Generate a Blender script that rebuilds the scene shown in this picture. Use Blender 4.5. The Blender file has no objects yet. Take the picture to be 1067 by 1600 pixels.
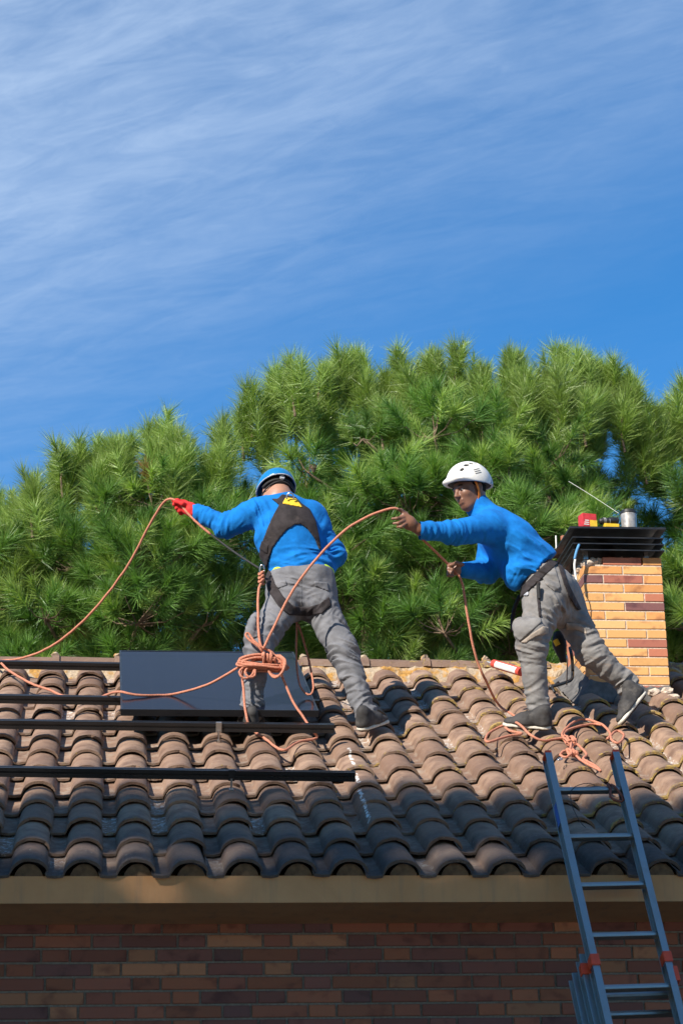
import bpy, bmesh, math, random
import numpy as np
from math import sin, cos, radians, pi, sqrt, atan2
from mathutils import Vector, Matrix, Euler

SC = bpy.context.scene
COL = SC.collection
rnd = random.Random(7)
RNG = np.random.default_rng(11)

# ---------------------------------------------------------------- camera
YAW, PITCH, ROLL = 0.113273378, 0.334388966, -0.021889426
CAM = np.array([0.275774460, -9.554910698, -1.754391476])
FPX = 3500.0                      # focal length in pixels of the 1067 x 1600 photograph
_f = np.array([sin(YAW)*cos(PITCH), cos(YAW)*cos(PITCH), sin(PITCH)])
_r0 = np.array([cos(YAW), -sin(YAW), 0.0]); _u0 = np.cross(_r0, _f)
CR = _r0*cos(ROLL) + _u0*sin(ROLL); CU = _u0*cos(ROLL) - _r0*sin(ROLL); CF = _f
cam_d = bpy.data.cameras.new('camera'); cam = bpy.data.objects.new('camera', cam_d); COL.objects.link(cam)
cam_d.sensor_fit = 'VERTICAL'; cam_d.sensor_height = 36.0; cam_d.lens = FPX/1600.0*36.0
cam_d.dof.use_dof = True; cam_d.dof.focus_distance = 12.6; cam_d.dof.aperture_fstop = 8.0
cam_d.clip_start = 0.1; cam_d.clip_end = 5000
cam.matrix_world = Matrix(((CR[0], CU[0], -CF[0], CAM[0]), (CR[1], CU[1], -CF[1], CAM[1]), (CR[2], CU[2], -CF[2], CAM[2]), (0, 0, 0, 1)))
SC.camera = cam

# ---------------------------------------------------------------- sun, sky, exposure
SUN_AZ, SUN_EL = radians(45.0), radians(35.3)     # light travels towards +X by SUN_AZ, away from the viewer
LDIR = np.array([sin(SUN_AZ)*cos(SUN_EL), cos(SUN_AZ)*cos(SUN_EL), -sin(SUN_EL)])
sun_d = bpy.data.lights.new('sun', 'SUN'); sun = bpy.data.objects.new('sun', sun_d); COL.objects.link(sun)
sun_d.energy = 5.0; sun_d.angle = radians(0.53); sun_d.color = (1.0, 0.93, 0.83)
sun.rotation_euler = Vector(LDIR).to_track_quat('-Z', 'Y').to_euler()
sun.location = (-8, -16, 14)
SC.view_settings.view_transform = 'Standard'; SC.view_settings.look = 'None'
SC.view_settings.exposure = 0.66; SC.view_settings.gamma = 1.0; SC.view_settings.use_curve_mapping = False
SC.cycles.max_bounces = 6; SC.cycles.transparent_max_bounces = 8

W = bpy.data.worlds.new('World'); SC.world = W; W.use_nodes = True
def world():
    nt = W.node_tree; N = nt.nodes; L = nt.links; N.clear()
    out = N.new('ShaderNodeOutputWorld'); bg = N.new('ShaderNodeBackground')
    sky = N.new('ShaderNodeTexSky'); sky.sky_type = 'NISHITA'; sky.sun_disc = False
    sky.sun_elevation = SUN_EL; sky.sun_rotation = pi + SUN_AZ
    sky.altitude = 700; sky.air_density = 1.0; sky.dust_density = 0.35; sky.ozone_density = 3.0
    # cirrus: streaks on a flat layer high above (direction divided by its height)
    tc = N.new('ShaderNodeTexCoord'); sep = N.new('ShaderNodeSeparateXYZ'); L.new(tc.outputs['Generated'], sep.inputs[0])
    zc = N.new('ShaderNodeMath'); zc.operation = 'MAXIMUM'; zc.inputs[1].default_value = 0.06; L.new(sep.outputs['Z'], zc.inputs[0])
    dx = N.new('ShaderNodeMath'); dx.operation = 'DIVIDE'; L.new(sep.outputs['X'], dx.inputs[0]); L.new(zc.outputs[0], dx.inputs[1])
    dy = N.new('ShaderNodeMath'); dy.operation = 'DIVIDE'; L.new(sep.outputs['Y'], dy.inputs[0]); L.new(zc.outputs[0], dy.inputs[1])
    cb = N.new('ShaderNodeCombineXYZ'); L.new(dx.outputs[0], cb.inputs[0]); L.new(dy.outputs[0], cb.inputs[1])
    def layer(rot, sc, nscale, detail, rough, dist, lo, hi):
        m = N.new('ShaderNodeMapping'); m.vector_type = 'TEXTURE'; m.inputs['Rotation'].default_value = (0, 0, rot); m.inputs['Scale'].default_value = sc
        L.new(cb.outputs[0], m.inputs['Vector'])
        n = N.new('ShaderNodeTexNoise'); n.inputs['Scale'].default_value = nscale; n.inputs['Detail'].default_value = detail
        n.inputs['Roughness'].default_value = rough; n.inputs['Distortion'].default_value = dist; L.new(m.outputs[0], n.inputs['Vector'])
        mr = N.new('ShaderNodeMapRange'); mr.interpolation_type = 'SMOOTHSTEP'; mr.inputs['From Min'].default_value = lo; mr.inputs['From Max'].default_value = hi
        L.new(n.outputs['Fac'], mr.inputs['Value']); return mr.outputs[0]
    a = layer(radians(-36), (1.0, 0.32, 1), 4.2, 12, 0.60, 1.1, 0.30, 0.76)
    b = layer(radians(-50), (1.0, 0.7, 1), 1.1, 6, 0.55, 0.7, 0.25, 0.72)
    c = layer(radians(-30), (1.0, 0.45, 1), 12.0, 12, 0.64, 1.6, 0.30, 0.76)
    # a thin veil: thick overhead and to the left, thinning out low down and to the right
    gm = N.new('ShaderNodeMath'); gm.operation = 'MULTIPLY_ADD'; gm.inputs[1].default_value = 1.35
    L.new(dx.outputs[0], gm.inputs[0]); L.new(dy.outputs[0], gm.inputs[2])
    grad = N.new('ShaderNodeMapRange'); grad.interpolation_type = 'SMOOTHSTEP'
    grad.inputs['From Min'].default_value = 2.98; grad.inputs['From Max'].default_value = 1.42
    grad.inputs['To Min'].default_value = 0.05; grad.inputs['To Max'].default_value = 1.0
    L.new(gm.outputs[0], grad.inputs['Value'])
    far = N.new('ShaderNodeMapRange'); far.interpolation_type = 'SMOOTHSTEP'
    far.inputs['From Min'].default_value = 0.2; far.inputs['From Max'].default_value = 1.5
    far.inputs['To Min'].default_value = 0.12; far.inputs['To Max'].default_value = 1.0; L.new(gm.outputs[0], far.inputs['Value'])
    def mul(x, y, v=None):
        m = N.new('ShaderNodeMath'); m.operation = 'MULTIPLY'; L.new(x, m.inputs[0])
        if y is None: m.inputs[1].default_value = v
        else: L.new(y, m.inputs[1])
        return m.outputs[0]
    def add(x, y):
        m = N.new('ShaderNodeMath'); m.operation = 'ADD'; m.use_clamp = True; L.new(x, m.inputs[0]); L.new(y, m.inputs[1]); return m.outputs[0]
    one = N.new('ShaderNodeValue'); one.outputs[0].default_value = 0.20
    dens = add(one.outputs[0], add(mul(b, None, 0.26), add(mul(a, None, 0.22), mul(c, None, 0.12))))
    dens = mul(mul(mul(dens, grad.outputs[0]), far.outputs[0]), None, 1.04)
    tint = N.new('ShaderNodeMix'); tint.data_type = 'RGBA'; tint.blend_type = 'MULTIPLY'; tint.inputs['Factor'].default_value = 1.0
    L.new(sky.outputs[0], tint.inputs['A']); tint.inputs['B'].default_value = (0.30, 1.00, 1.42, 1)
    mx = N.new('ShaderNodeMix'); mx.data_type = 'RGBA'; L.new(dens, mx.inputs['Factor']); L.new(tint.outputs['Result'], mx.inputs['A'])
    mx.inputs['B'].default_value = (5.2, 6.5, 8.4, 1)
    L.new(mx.outputs['Result'], bg.inputs['Color']); bg.inputs['Strength'].default_value = 0.080
    L.new(bg.outputs[0], out.inputs[0])
world()

# ---------------------------------------------------------------- geometry helpers
def ray(px, py): return ((px-533.5)/FPX)*CR - ((py-800.0)/FPX)*CU + CF
def at(px, py, Y):
    """the point of the place seen at that spot of the photograph, in the upright plane at depth Y"""
    d = ray(px, py); return CAM + d*(Y-CAM[1])/d[1]
TH = 0.4614287; TW = 0.2285981; TE = 0.3372839      # roof pitch, tile pitch across, tile exposure
RN = np.array([0, -sin(TH), cos(TH)])
def roof(X, s, h=0.0): return np.array([X, s*cos(TH)-h*sin(TH), s*sin(TH)+h*cos(TH)])
def onroof(px, py, h=0.0):
    d = ray(px, py); t = (h-RN@CAM)/(RN@d); return CAM + d*t
def unit(v): v = np.asarray(v, float); return v/np.linalg.norm(v)
GROUND = -3.35

def link(name, me, mat=None, parent=None, loc=None, rot=None):
    o = bpy.data.objects.new(name, me); COL.objects.link(o)
    if me is not None and mat is not None and len(me.materials) == 0: me.materials.append(mat)
    if parent is not None: o.parent = parent
    if loc is not None: o.location = [float(x) for x in loc]
    if rot is not None: o.rotation_euler = rot
    return o
def tag(o, label=None, cat=None, group=None, kind=None):
    if label: o['label'] = label
    if cat: o['category'] = cat
    if group: o['group'] = group
    if kind: o['kind'] = kind
    return o
def mesh(name, V, F, smooth=False):
    me = bpy.data.meshes.new(name)
    me.from_pydata([tuple(map(float, v)) for v in V], [], [tuple(map(int, f)) for f in F]); me.update()
    if smooth: me.shade_smooth()
    return me
def tri_mesh(name, V, T, smooth=False, colors=None):
    """fast triangle mesh from arrays"""
    V = np.asarray(V, np.float32); T = np.asarray(T, np.int32)
    me = bpy.data.meshes.new(name); nv, nt_ = len(V), len(T); k = T.shape[1]
    me.vertices.add(nv); me.vertices.foreach_set('co', V.ravel())
    me.loops.add(nt_*k); me.loops.foreach_set('vertex_index', T.ravel())
    me.polygons.add(nt_); me.polygons.foreach_set('loop_start', np.arange(0, nt_*k, k, dtype=np.int32))
    me.polygons.foreach_set('loop_total', np.full(nt_, k, np.int32))
    if smooth: me.polygons.foreach_set('use_smooth', np.ones(nt_, bool))
    if colors is not None:
        a = me.color_attributes.new('tint', 'FLOAT_COLOR', 'POINT'); a.data.foreach_set('color', np.asarray(colors, np.float32).ravel())
    me.update(calc_edges=True); me.validate(); return me
class MB:
    """collects boxes, prisms and tubes of ONE piece"""
    def __init__(s): s.V = []; s.F = []
    def add(s, V, F):
        n = len(s.V); s.V += [tuple(map(float, v)) for v in V]; s.F += [tuple(i+n for i in f) for f in F]; return s
    def frame_box(s, c, ax, ay, az):
        c, ax, ay, az = map(np.asarray, (c, ax, ay, az))
        V = [c+i*ax+j*ay+k*az for i in (-1, 1) for j in (-1, 1) for k in (-1, 1)]
        F = [(0, 1, 3, 2), (4, 6, 7, 5), (0, 4, 5, 1), (2, 3, 7, 6), (0, 2, 6, 4), (1, 5, 7, 3)]
        return s.add(V, F)
    def box(s, x0, x1, y0, y1, z0, z1):
        return s.frame_box(((x0+x1)/2, (y0+y1)/2, (z0+z1)/2), ((x1-x0)/2, 0, 0), (0, (y1-y0)/2, 0), (0, 0, (z1-z0)/2))
    def tube(s, pts, r, n=8, caps=True):
        V, F = tube_arrays(pts, r, n, caps); return s.add(V, F)
    def build(s, name, mat, parent=None, smooth=False, bevel=0, loc=None, rot=None, seg=2):
        me = mesh(name, s.V, s.F)
        bm = bmesh.new(); bm.from_mesh(me)
        bmesh.ops.recalc_face_normals(bm, faces=bm.faces)
        if bevel: bmesh.ops.bevel(bm, geom=list(bm.edges), offset=bevel, segments=seg, affect='EDGES', profile=0.6)
        bm.to_mesh(me); bm.free()
        if smooth: me.shade_smooth()
        return link(name, me, mat, parent, loc, rot)
def tube_arrays(pts, r, n=8, caps=True):
    P = np.asarray(pts, float); m = len(P); R = np.broadcast_to(np.asarray(r, float), (m,))
    T = np.gradient(P, axis=0); T /= np.linalg.norm(T, axis=1)[:, None]+1e-12
    a = np.array([0, 0, 1.0]) if abs(T[0][2]) < 0.9 else np.array([1.0, 0, 0])
    u = np.cross(T[0], a); u /= np.linalg.norm(u); V = []; 
    for i in range(m):
        u = u-T[i]*(u@T[i]); u /= np.linalg.norm(u)+1e-12; w = np.cross(T[i], u)
        for k in range(n):
            t = 2*pi*k/n; V.append(P[i]+R[i]*(cos(t)*u+sin(t)*w))
    F = [(i*n+k, i*n+(k+1) % n, (i+1)*n+(k+1) % n, (i+1)*n+k) for i in range(m-1) for k in range(n)]
    if caps: F.append(tuple(range(n-1, -1, -1))); F.append(tuple((m-1)*n+k for k in range(n)))
    return V, F
def catmull(P, step=0.02):
    P = [np.asarray(p, float) for p in P]; P = [2*P[0]-P[1]]+P+[2*P[-1]-P[-2]]; out = []
    for i in range(1, len(P)-2):
        p0, p1, p2, p3 = P[i-1:i+3]; n = max(2, int(np.linalg.norm(p2-p1)/step))
        for k in range(n):
            t = k/n; out.append(0.5*((2*p1)+(-p0+p2)*t+(2*p0-5*p1+4*p2-p3)*t*t+(-p0+3*p1-3*p2+p3)*t**3))
    out.append(P[-2]); return np.array(out)

# ---------------------------------------------------------------- materials
class NT:
    def __init__(s, name):
        s.m = bpy.data.materials.new(name); s.m.use_nodes = True; s.t = s.m.node_tree; s.N = s.t.nodes; s.L = s.t.links
        s.b = s.N['Principled BSDF']; s.out = s.N['Material Output']
        s.tc = s.N.new('ShaderNodeTexCoord')
    def node(s, t, **kw):
        n = s.N.new(t)
        for k, v in kw.items(): setattr(n, k, v)
        return n
    def sock(s, v, dst):
        if hasattr(v, 'is_linked') or hasattr(v, 'links'): s.L.new(v, dst)
        else: dst.default_value = v
    def noise(s, scale, detail=4, rough=0.55, dist=0.0, coord='Object', vec=None, mscale=None, off=None):
        n = s.node('ShaderNodeTexNoise'); n.inputs['Scale'].default_value = scale; n.inputs['Detail'].default_value = detail
        n.inputs['Roughness'].default_value = rough; n.inputs['Distortion'].default_value = dist
        v = vec if vec is not None else s.tc.outputs[coord]
        if mscale or off is not None:
            mp = s.node('ShaderNodeMapping'); s.L.new(v, mp.inputs['Vector'])
            if mscale: mp.inputs['Scale'].default_value = mscale
            if off is not None: s.sock(off, mp.inputs['Location'])
            v = mp.outputs[0]
        s.L.new(v, n.inputs['Vector']); return n.outputs['Fac']
    def remap(s, v, lo, hi, a=0.0, b=1.0, smooth=True):
        m = s.node('ShaderNodeMapRange'); m.interpolation_type = 'SMOOTHSTEP' if smooth else 'LINEAR'
        s.L.new(v, m.inputs['Value']); m.inputs['From Min'].default_value = lo; m.inputs['From Max'].default_value = hi
        m.inputs['To Min'].default_value = a; m.inputs['To Max'].default_value = b; return m.outputs[0]
    def math(s, op, a, b=0.0, clamp=False):
        m = s.node('ShaderNodeMath', operation=op); m.use_clamp = clamp; s.sock(a, m.inputs[0]); s.sock(b, m.inputs[1]); return m.outputs[0]
    def mix(s, f, a, b, mode='MIX'):
        m = s.node('ShaderNodeMix', data_type='RGBA', blend_type=mode); s.sock(f, m.inputs['Factor'])
        for v, k in ((a, 'A'), (b, 'B')):
            if isinstance(v, tuple): v = (*v, 1.0) if len(v) == 3 else v
            s.sock(v, m.inputs[k])
        return m.outputs['Result']
    def bump(s, h, strength=0.3, dist=0.01, normal=None):
        b = s.node('ShaderNodeBump'); b.inputs['Strength'].default_value = strength; b.inputs['Distance'].default_value = dist
        s.L.new(h, b.inputs['Height'])
        if normal is not None: s.L.new(normal, b.inputs['Normal'])
        s.L.new(b.outputs[0], s.b.inputs['Normal']); return b.outputs[0]
    def fin(s, col=None, rough=0.7, metal=0.0, spec=0.5):
        if col is not None: s.sock((*col, 1.0) if isinstance(col, tuple) and len(col) == 3 else col, s.b.inputs['Base Color'])
        s.sock(rough, s.b.inputs['Roughness']); s.b.inputs['Metallic'].default_value = metal
        s.b.inputs['Specular IOR Level'].default_value = spec
        return s.m
def mat_plain(name, col, rough=0.6, metal=0.0, var=0.25, nscale=30, bump=0.1, spec=0.5, coord='Object'):
    n = NT(name); f = n.noise(nscale, 5, coord=coord); f2 = n.noise(nscale*0.17, 3, coord=coord)
    c = n.mix(n.remap(f, 0.3, 0.7), tuple(x*(1-var) for x in col), tuple(min(1, x*(1+var*0.6)) for x in col))
    c = n.mix(n.remap(f2, 0.45, 0.75, 0, 0.5), c, tuple(x*(1-var*1.3) for x in col))
    if bump: n.bump(f, bump, 0.004)
    return n.fin(c, n.remap(f, 0.2, 0.8, max(0.02, rough-0.1), min(1, rough+0.1)), metal, spec)

def m_tile():
    n = NT('roof_tile'); oi = n.node('ShaderNodeObjectInfo'); g = n.node('ShaderNodeNewGeometry')
    rv = n.node('ShaderNodeCombineXYZ'); 
    for i in range(3): n.L.new(n.math('MULTIPLY', oi.outputs['Random'], 37.0+i*11), rv.inputs[i])
    pos = g.outputs['Position']; off = rv.outputs[0]
    sp = n.node('ShaderNodeSeparateXYZ'); n.L.new(n.tc.outputs['Object'], sp.inputs[0])
    sw = n.node('ShaderNodeSeparateXYZ'); n.L.new(pos, sw.inputs[0])
    base = n.mix(oi.outputs['Random'], (0.205, 0.122, 0.082), (0.365, 0.240, 0.165))
    big = n.noise(9, 5, 0.6, 0.3, off=off); fine = n.noise(95, 6, 0.7, off=off); mid = n.noise(28, 6, 0.65, 0.4, off=off)
    base = n.mix(n.remap(big, 0.35, 0.72), base, (0.165, 0.098, 0.068))
    base = n.mix(n.remap(mid, 0.52, 0.78, 0, 0.6), base, (0.31, 0.235, 0.18))
    base = n.mix(n.remap(fine, 0.55, 0.72, 0, 0.6), base, (0.085, 0.058, 0.045))
    # pale lime bloom and grit lying in the flat pans
    pan = n.remap(sp.outputs['Z'], -0.052, -0.063)
    pn = n.math('MULTIPLY', pan, n.remap(n.noise(17, 6, 0.7, 0.5, off=off), 0.44, 0.70))
    base = n.mix(n.math('MULTIPLY', pn, 0.65), base, (0.36, 0.31, 0.25))
    # white spatters in a few pans
    wsp = n.math('MULTIPLY', pan, n.math('MULTIPLY', n.remap(oi.outputs['Random'], 0.80, 0.84), n.remap(n.noise(40, 5, 0.7, 0.8, off=off), 0.52, 0.6)))
    base = n.mix(wsp, base, (0.62, 0.60, 0.56))
    # a broken run of white paint drips down one channel
    pa_, pb_ = onroof(551, 1203, -.05), onroof(577, 1292, -.05)
    lx_ = n.math('ADD', float(pa_[0]), n.math('MULTIPLY', n.math('SUBTRACT', sw.outputs['Y'], float(pa_[1])), float((pb_[0]-pa_[0])/(pb_[1]-pa_[1]))))
    dl = n.math('ABSOLUTE', n.math('SUBTRACT', n.math('ADD', sw.outputs['X'], n.math('MULTIPLY', n.math('SUBTRACT', n.noise(25, 3, vec=pos), .5), .03)), lx_))
    drip = n.math('MULTIPLY', n.math('MULTIPLY', n.remap(dl, .009, .005), n.remap(n.noise(22, 5, .7, vec=pos), .46, .54)), n.math('MULTIPLY', n.remap(sw.outputs['Y'], float(pb_[1])-.02, float(pb_[1])), n.remap(sw.outputs['Y'], float(pa_[1])+.3, float(pa_[1])+.28)))
    base = n.mix(drip, base, (.74, .72, .68))
    # dark growth along the eave rows, coloured deeper to imitate their shade; ragged edge
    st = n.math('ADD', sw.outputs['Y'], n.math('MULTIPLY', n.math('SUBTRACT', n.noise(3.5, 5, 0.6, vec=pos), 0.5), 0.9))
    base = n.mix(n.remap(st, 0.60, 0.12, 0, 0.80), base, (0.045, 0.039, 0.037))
    # yellow lichen on the front lips, thickest towards the chimney end
    lip = n.remap(sp.outputs['Y'], 0.042, 0.012)
    lx = n.remap(n.math('ADD', sw.outputs['X'], n.math('MULTIPLY', n.noise(1.3, 3, vec=pos), 1.2)), 1.4, 4.0, 0.0, 0.15)
    ln = n.noise(24, 6, 0.7, 0.6, vec=pos)
    lich = n.math('MULTIPLY', lip, n.remap(n.math('ADD', n.math('ADD', ln, lx), n.math('MULTIPLY', oi.outputs['Random'], 0.13)), 0.69, 0.76))
    spot = n.math('MULTIPLY', n.remap(n.math('ADD', n.noise(16, 6, 0.75, 0.7, vec=pos), n.math('MULTIPLY', lx, 0.45)), 0.70, 0.76), 0.8)
    frk = n.math('MULTIPLY', n.remap(n.noise(75, 2, .5, vec=pos), .70, .73), n.remap(n.noise(4, 3, vec=pos), .45, .65))
    base = n.mix(n.math('MULTIPLY', frk, .8), base, (.38, .34, .26))
    lcol = n.mix(n.noise(60, 3, vec=pos), (0.42, 0.25, 0.035), (0.34, 0.27, 0.13))
    base = n.mix(n.math('MULTIPLY', n.math('MAXIMUM', lich, spot), n.remap(sw.outputs['Y'], 0.35, 0.8)), base, lcol)
    # brown scorched band on the lip
    base = n.mix(n.math('MULTIPLY', n.math('MULTIPLY', lip, n.math('SUBTRACT', 1.0, lich)), 0.35), base, (0.12, 0.085, 0.065))
    h = n.math('ADD', n.math('MULTIPLY', fine, 0.6), n.math('ADD', mid, n.math('MULTIPLY', lich, 0.8)))
    n.bump(h, 0.85, 0.005)
    return n.fin(base, n.remap(mid, 0.3, 0.7, 0.72, 0.95), 0, 0.35)
def m_brick(name, rough=0.7):
    """the brick's own colour comes from the object; scorch, speckle and grain are added"""
    n = NT(name); oi = n.node('ShaderNodeObjectInfo'); rv = n.node('ShaderNodeCombineXYZ')
    for i in range(3): n.L.new(n.math('MULTIPLY', oi.outputs['Random'], 29.0+i*13), rv.inputs[i])
    off = rv.outputs[0]; c = oi.outputs['Color']
    dark = n.mix(1.0, c, (0.42, 0.34, 0.42), 'MULTIPLY')
    sm = n.noise(9, 3, 0.5, 0.3, off=off, mscale=(1, 0.5, 1.4)); fine = n.noise(160, 5, 0.7, off=off); mid = n.noise(45, 5, 0.6, 0.3, off=off)
    c2 = n.mix(n.remap(sm, 0.52, 0.72, 0, 0.75), c, dark)
    c2 = n.mix(n.remap(mid, 0.5, 0.8, 0, 0.35), c2, n.mix(1.0, c, (1.35, 1.25, 1.1), 'MULTIPLY'))
    c2 = n.mix(n.remap(fine, 0.62, 0.75, 0, 0.6), c2, dark)
    n.bump(n.math('ADD', fine, mid), 0.35, 0.003)
    return n.fin(c2, rough, 0, 0.4)
def m_mortar(name, col, patches=None):
    n = NT(name); a = n.noise(70, 6, 0.7); b = n.noise(11, 4, 0.6, 0.4)
    c = n.mix(n.remap(a, 0.3, 0.7), tuple(x*0.72 for x in col), tuple(x*1.18 for x in col))
    if patches: c = n.mix(n.remap(b, 0.45, 0.6), c, n.mix(n.remap(a, 0.35, 0.65), patches, tuple(x*0.6 for x in patches)))
    n.bump(n.math('ADD', a, b), 0.8, 0.008); return n.fin(c, 0.92, 0, 0.2)
def m_plaster():
    n = NT('eave_plaster'); a = n.noise(55, 6, 0.7); b = n.noise(2.2, 5, 0.65, 0.5); s = n.noise(6, 5, 0.6, mscale=(3.0, 1, 0.25))
    c = n.mix(n.remap(b, 0.35, 0.7), (0.58, 0.305, 0.140), (0.50, 0.250, 0.110))
    c = n.mix(n.remap(s, 0.5, 0.75, 0, 0.5), c, (0.31, 0.20, 0.12)); n.bump(a, 0.35, 0.003); return n.fin(c, 0.88, 0, 0.25)
def m_metal(name, col, rough, brush=(1, 1, 60), metal=1.0, stain=0.3):
    n = NT(name); a = n.noise(14, 4, 0.6, mscale=brush); b = n.noise(7, 5, 0.65, 0.4)
    c = n.mix(n.remap(b, 0.5, 0.75, 0, stain), n.mix(n.remap(a, 0.3, 0.7), tuple(x*0.85 for x in col), col), tuple(x*0.45 for x in col))
    n.bump(a, 0.05, 0.002); return n.fin(c, n.remap(n.math('ADD', n.math('MULTIPLY', a, 0.5), n.math('MULTIPLY', b, 0.5)), 0.3, 0.7, rough*0.75, min(1, rough*1.3)), metal, 0.5)
M = {}
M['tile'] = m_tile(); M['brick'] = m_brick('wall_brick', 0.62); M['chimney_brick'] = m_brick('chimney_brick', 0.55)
M['mortar'] = m_mortar('wall_mortar', (0.27, 0.235, 0.20)); M['chimney_mortar'] = m_mortar('chimney_mortar', (0.58, 0.47, 0.37))
M['ridge_mortar'] = m_mortar('ridge_mortar', (0.42, 0.33, 0.23), (0.50, 0.27, 0.075))
M['plaster'] = m_plaster()
M['flashing'] = mat_plain('flashing', (0.11, 0.105, 0.10), 0.8, 0, 0.4, 25, 0.5)
M['rail'] = m_metal('black_anodised', (0.012, 0.012, 0.013), 0.30, (0.5, 60, 60), 0.0, 0.2)
M['panel_frame'] = m_metal('panel_frame', (0.012, 0.012, 0.014), 0.32, (1, 60, 60), 0.0, 0.1)
M['alu'] = m_metal('aluminium', (0.47, 0.445, 0.415), 0.42, (60, 60, 1), 1.0, 0.25)
M['steel'] = m_metal('steel', (0.55, 0.55, 0.55), 0.28, (1, 1, 1), 1.0, 0.2)
M['black_sheet'] = mat_plain('black_sheet', (0.016, 0.016, 0.018), 0.42, 0, 0.3, 20, 0.1)
M['black_plastic'] = mat_plain('black_plastic', (0.018, 0.018, 0.019), 0.45, 0, 0.3, 40, 0.1)
M['orange_plastic'] = mat_plain('orange_plastic', (0.72, 0.075, 0.022), 0.42, 0, 0.15, 40, 0.05)
M['bark'] = mat_plain('bark', (0.20, 0.135, 0.09), 0.9, 0, 0.5, 25, 0.9)
M['copper'] = mat_plain('rusty_pipe', (0.33, 0.115, 0.055), 0.62, 0, 0.4, 25, 0.3)
M['ground'] = mat_plain('ground', (0.36, 0.28, 0.20), 0.9, 0, 0.25, 2.0, 0.4)
# ================================================================ ground
g = MB(); g.add([(-400, -400, GROUND), (400, -400, GROUND), (400, 600, GROUND), (-400, 600, GROUND)], [(0, 1, 2, 3)])
tag(g.build('ground', M['ground']), kind='structure')

# ================================================================ the house: wall, eave, roof, chimney
HX0, HX1 = -4.2, 7.6
house = link('house', None, loc=(1.5, 0.62, GROUND))
tag(house, 'brick house with brown barrel tile roof and a yellow brick chimney', 'house')
HOFF = np.array([1.5, 0.62, GROUND])
def hloc(p): return np.asarray(p, float)-HOFF
def hpart(mb, name, mat, **k): return mb.build(name, mat, house, loc=-HOFF, **k)

# ---- wall of dark mixed bricks with recessed joints
WY = 0.62; MOD = 0.3838; CH = 0.0626; SOF = -0.1787
JT = 0.0105; ST = MOD*2/3-JT; HD = MOD/3-JT; BH = CH-JT
wall = hpart(MB().box(HX0, HX1, WY+0.010, WY+0.25, GROUND, SOF+0.10), 'wall', M['mortar'])
def unit_brick(l, d, h, seed):
    """one brick with slightly rounded, uneven edges; origin in the middle of its front face"""
    r = random.Random(seed); mb = MB(); b = 0.0025; V = []
    for y, ins in ((0, b), (b, 0), (d, 0)):
        for sx, sz in ((-1, -1), (1, -1), (1, 1), (-1, 1)):
            V.append((sx*(l/2-ins)+r.uniform(-.0008, .0008), y, sz*(h/2-ins)+r.uniform(-.0008, .0008)))
    F = [(0, 1, 2, 3)]
    for k in (0, 4):
        for i in range(4): F.append((k+i, k+4+i, k+4+(i+1) % 4, k+(i+1) % 4))
    me = mesh('brick', V, F)
    bm = bmesh.new(); bm.from_mesh(me); bmesh.ops.recalc_face_normals(bm, faces=bm.faces); bm.to_mesh(me); bm.free(); return me
WB = {k: [unit_brick({'s': ST, 'h': HD}[k], 0.06, BH, i) for i in range(3)] for k in 'sh'}
for v in WB.values():
    for me in v: me.materials.append(M['brick'])
WCOL = [(0.235, 0.078, 0.044), (0.265, 0.088, 0.045), (0.20, 0.066, 0.044), (0.17, 0.060, 0.046), (0.14, 0.058, 0.052), (0.21, 0.070, 0.045),
        (0.32, 0.135, 0.070), (0.25, 0.085, 0.046), (0.17, 0.062, 0.048), (0.28, 0.095, 0.048), (0.225, 0.075, 0.046)]
# phase of the courses: a joint is seen at px 451.5 in the course at py 1514
zj = at(300, 1320+430/1.905, WY)[2]
x_ref = at(400+110/2.134, 1400+243/2.134, WY)[0]; row_ref = None
n_top = int((SOF-zj)/CH)
rest = MB(); vis = 0
for r in range(n_top+1, -60, -1):
    z0 = zj+r*CH
    if z0+BH > SOF+0.06 or z0 < GROUND: continue
    # each course: stretcher, header, stretcher ... shifted in turn so headers sit over stretchers
    k_ref = int(round((at(650, 1400+243/2.134, WY)[2]-zj-BH/2)/CH))
    sh = x_ref + ((r-k_ref) % 2)*MOD*0.5 + 0.02*sin(r*2.3)
    n0 = int((HX0-sh)/MOD)
    n1 = int((HX1-sh)/MOD)
    for q in range(n0, n1):
        for kind, xc in (('s', sh+q*MOD+ST/2+JT/2), ('h', sh+q*MOD+ST+JT+HD/2+JT/2)):
            c = rnd.choice(WCOL); f = rnd.uniform(1.05, 1.55); c = tuple(x*f for x in c)
            l = ST if kind == 's' else HD; pos = np.array([xc, WY-rnd.uniform(0, .0025), z0+BH/2])
            d = pos-CAM; w = d@CF; px = 533.5+FPX*(d@CR)/w; py = 800-FPX*(d@CU)/w
            if -30 < px < 1097 and py < 1612:
                o = link('brick', WB[kind][rnd.randrange(3)], None, wall, pos-0*HOFF); o.color = (*c, 1); vis += 1
            else:
                rest.box(xc-l/2, xc+l/2, pos[1], pos[1]+0.05, z0, z0+BH)
ro = rest.build('bricks', M['brick'], wall); ro.color = (0.21, 0.075, 0.042, 1); tag(ro, kind='stuff')

# ---- plastered eave slab (fascia and soffit)
eave = MB(); FY = 0.036
prof = [(FY, SOF), (FY+0.003, SOF+0.116), (FY+0.05, SOF+0.122), (0.40, SOF+0.22), (WY+0.3, SOF+0.36), (WY+0.3, SOF+0.0)]
V = [(x, y, z) for x in (HX0-0.3, HX1+0.3) for y, z in prof]; k = len(prof)
eave.add(V, [tuple(range(k)), tuple(range(2*k-1, k-1, -1))]+[(i, (i+1) % k, k+(i+1) % k, k+i) for i in range(k)])
hpart(eave, 'eave_slab', M['plaster'])

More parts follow.
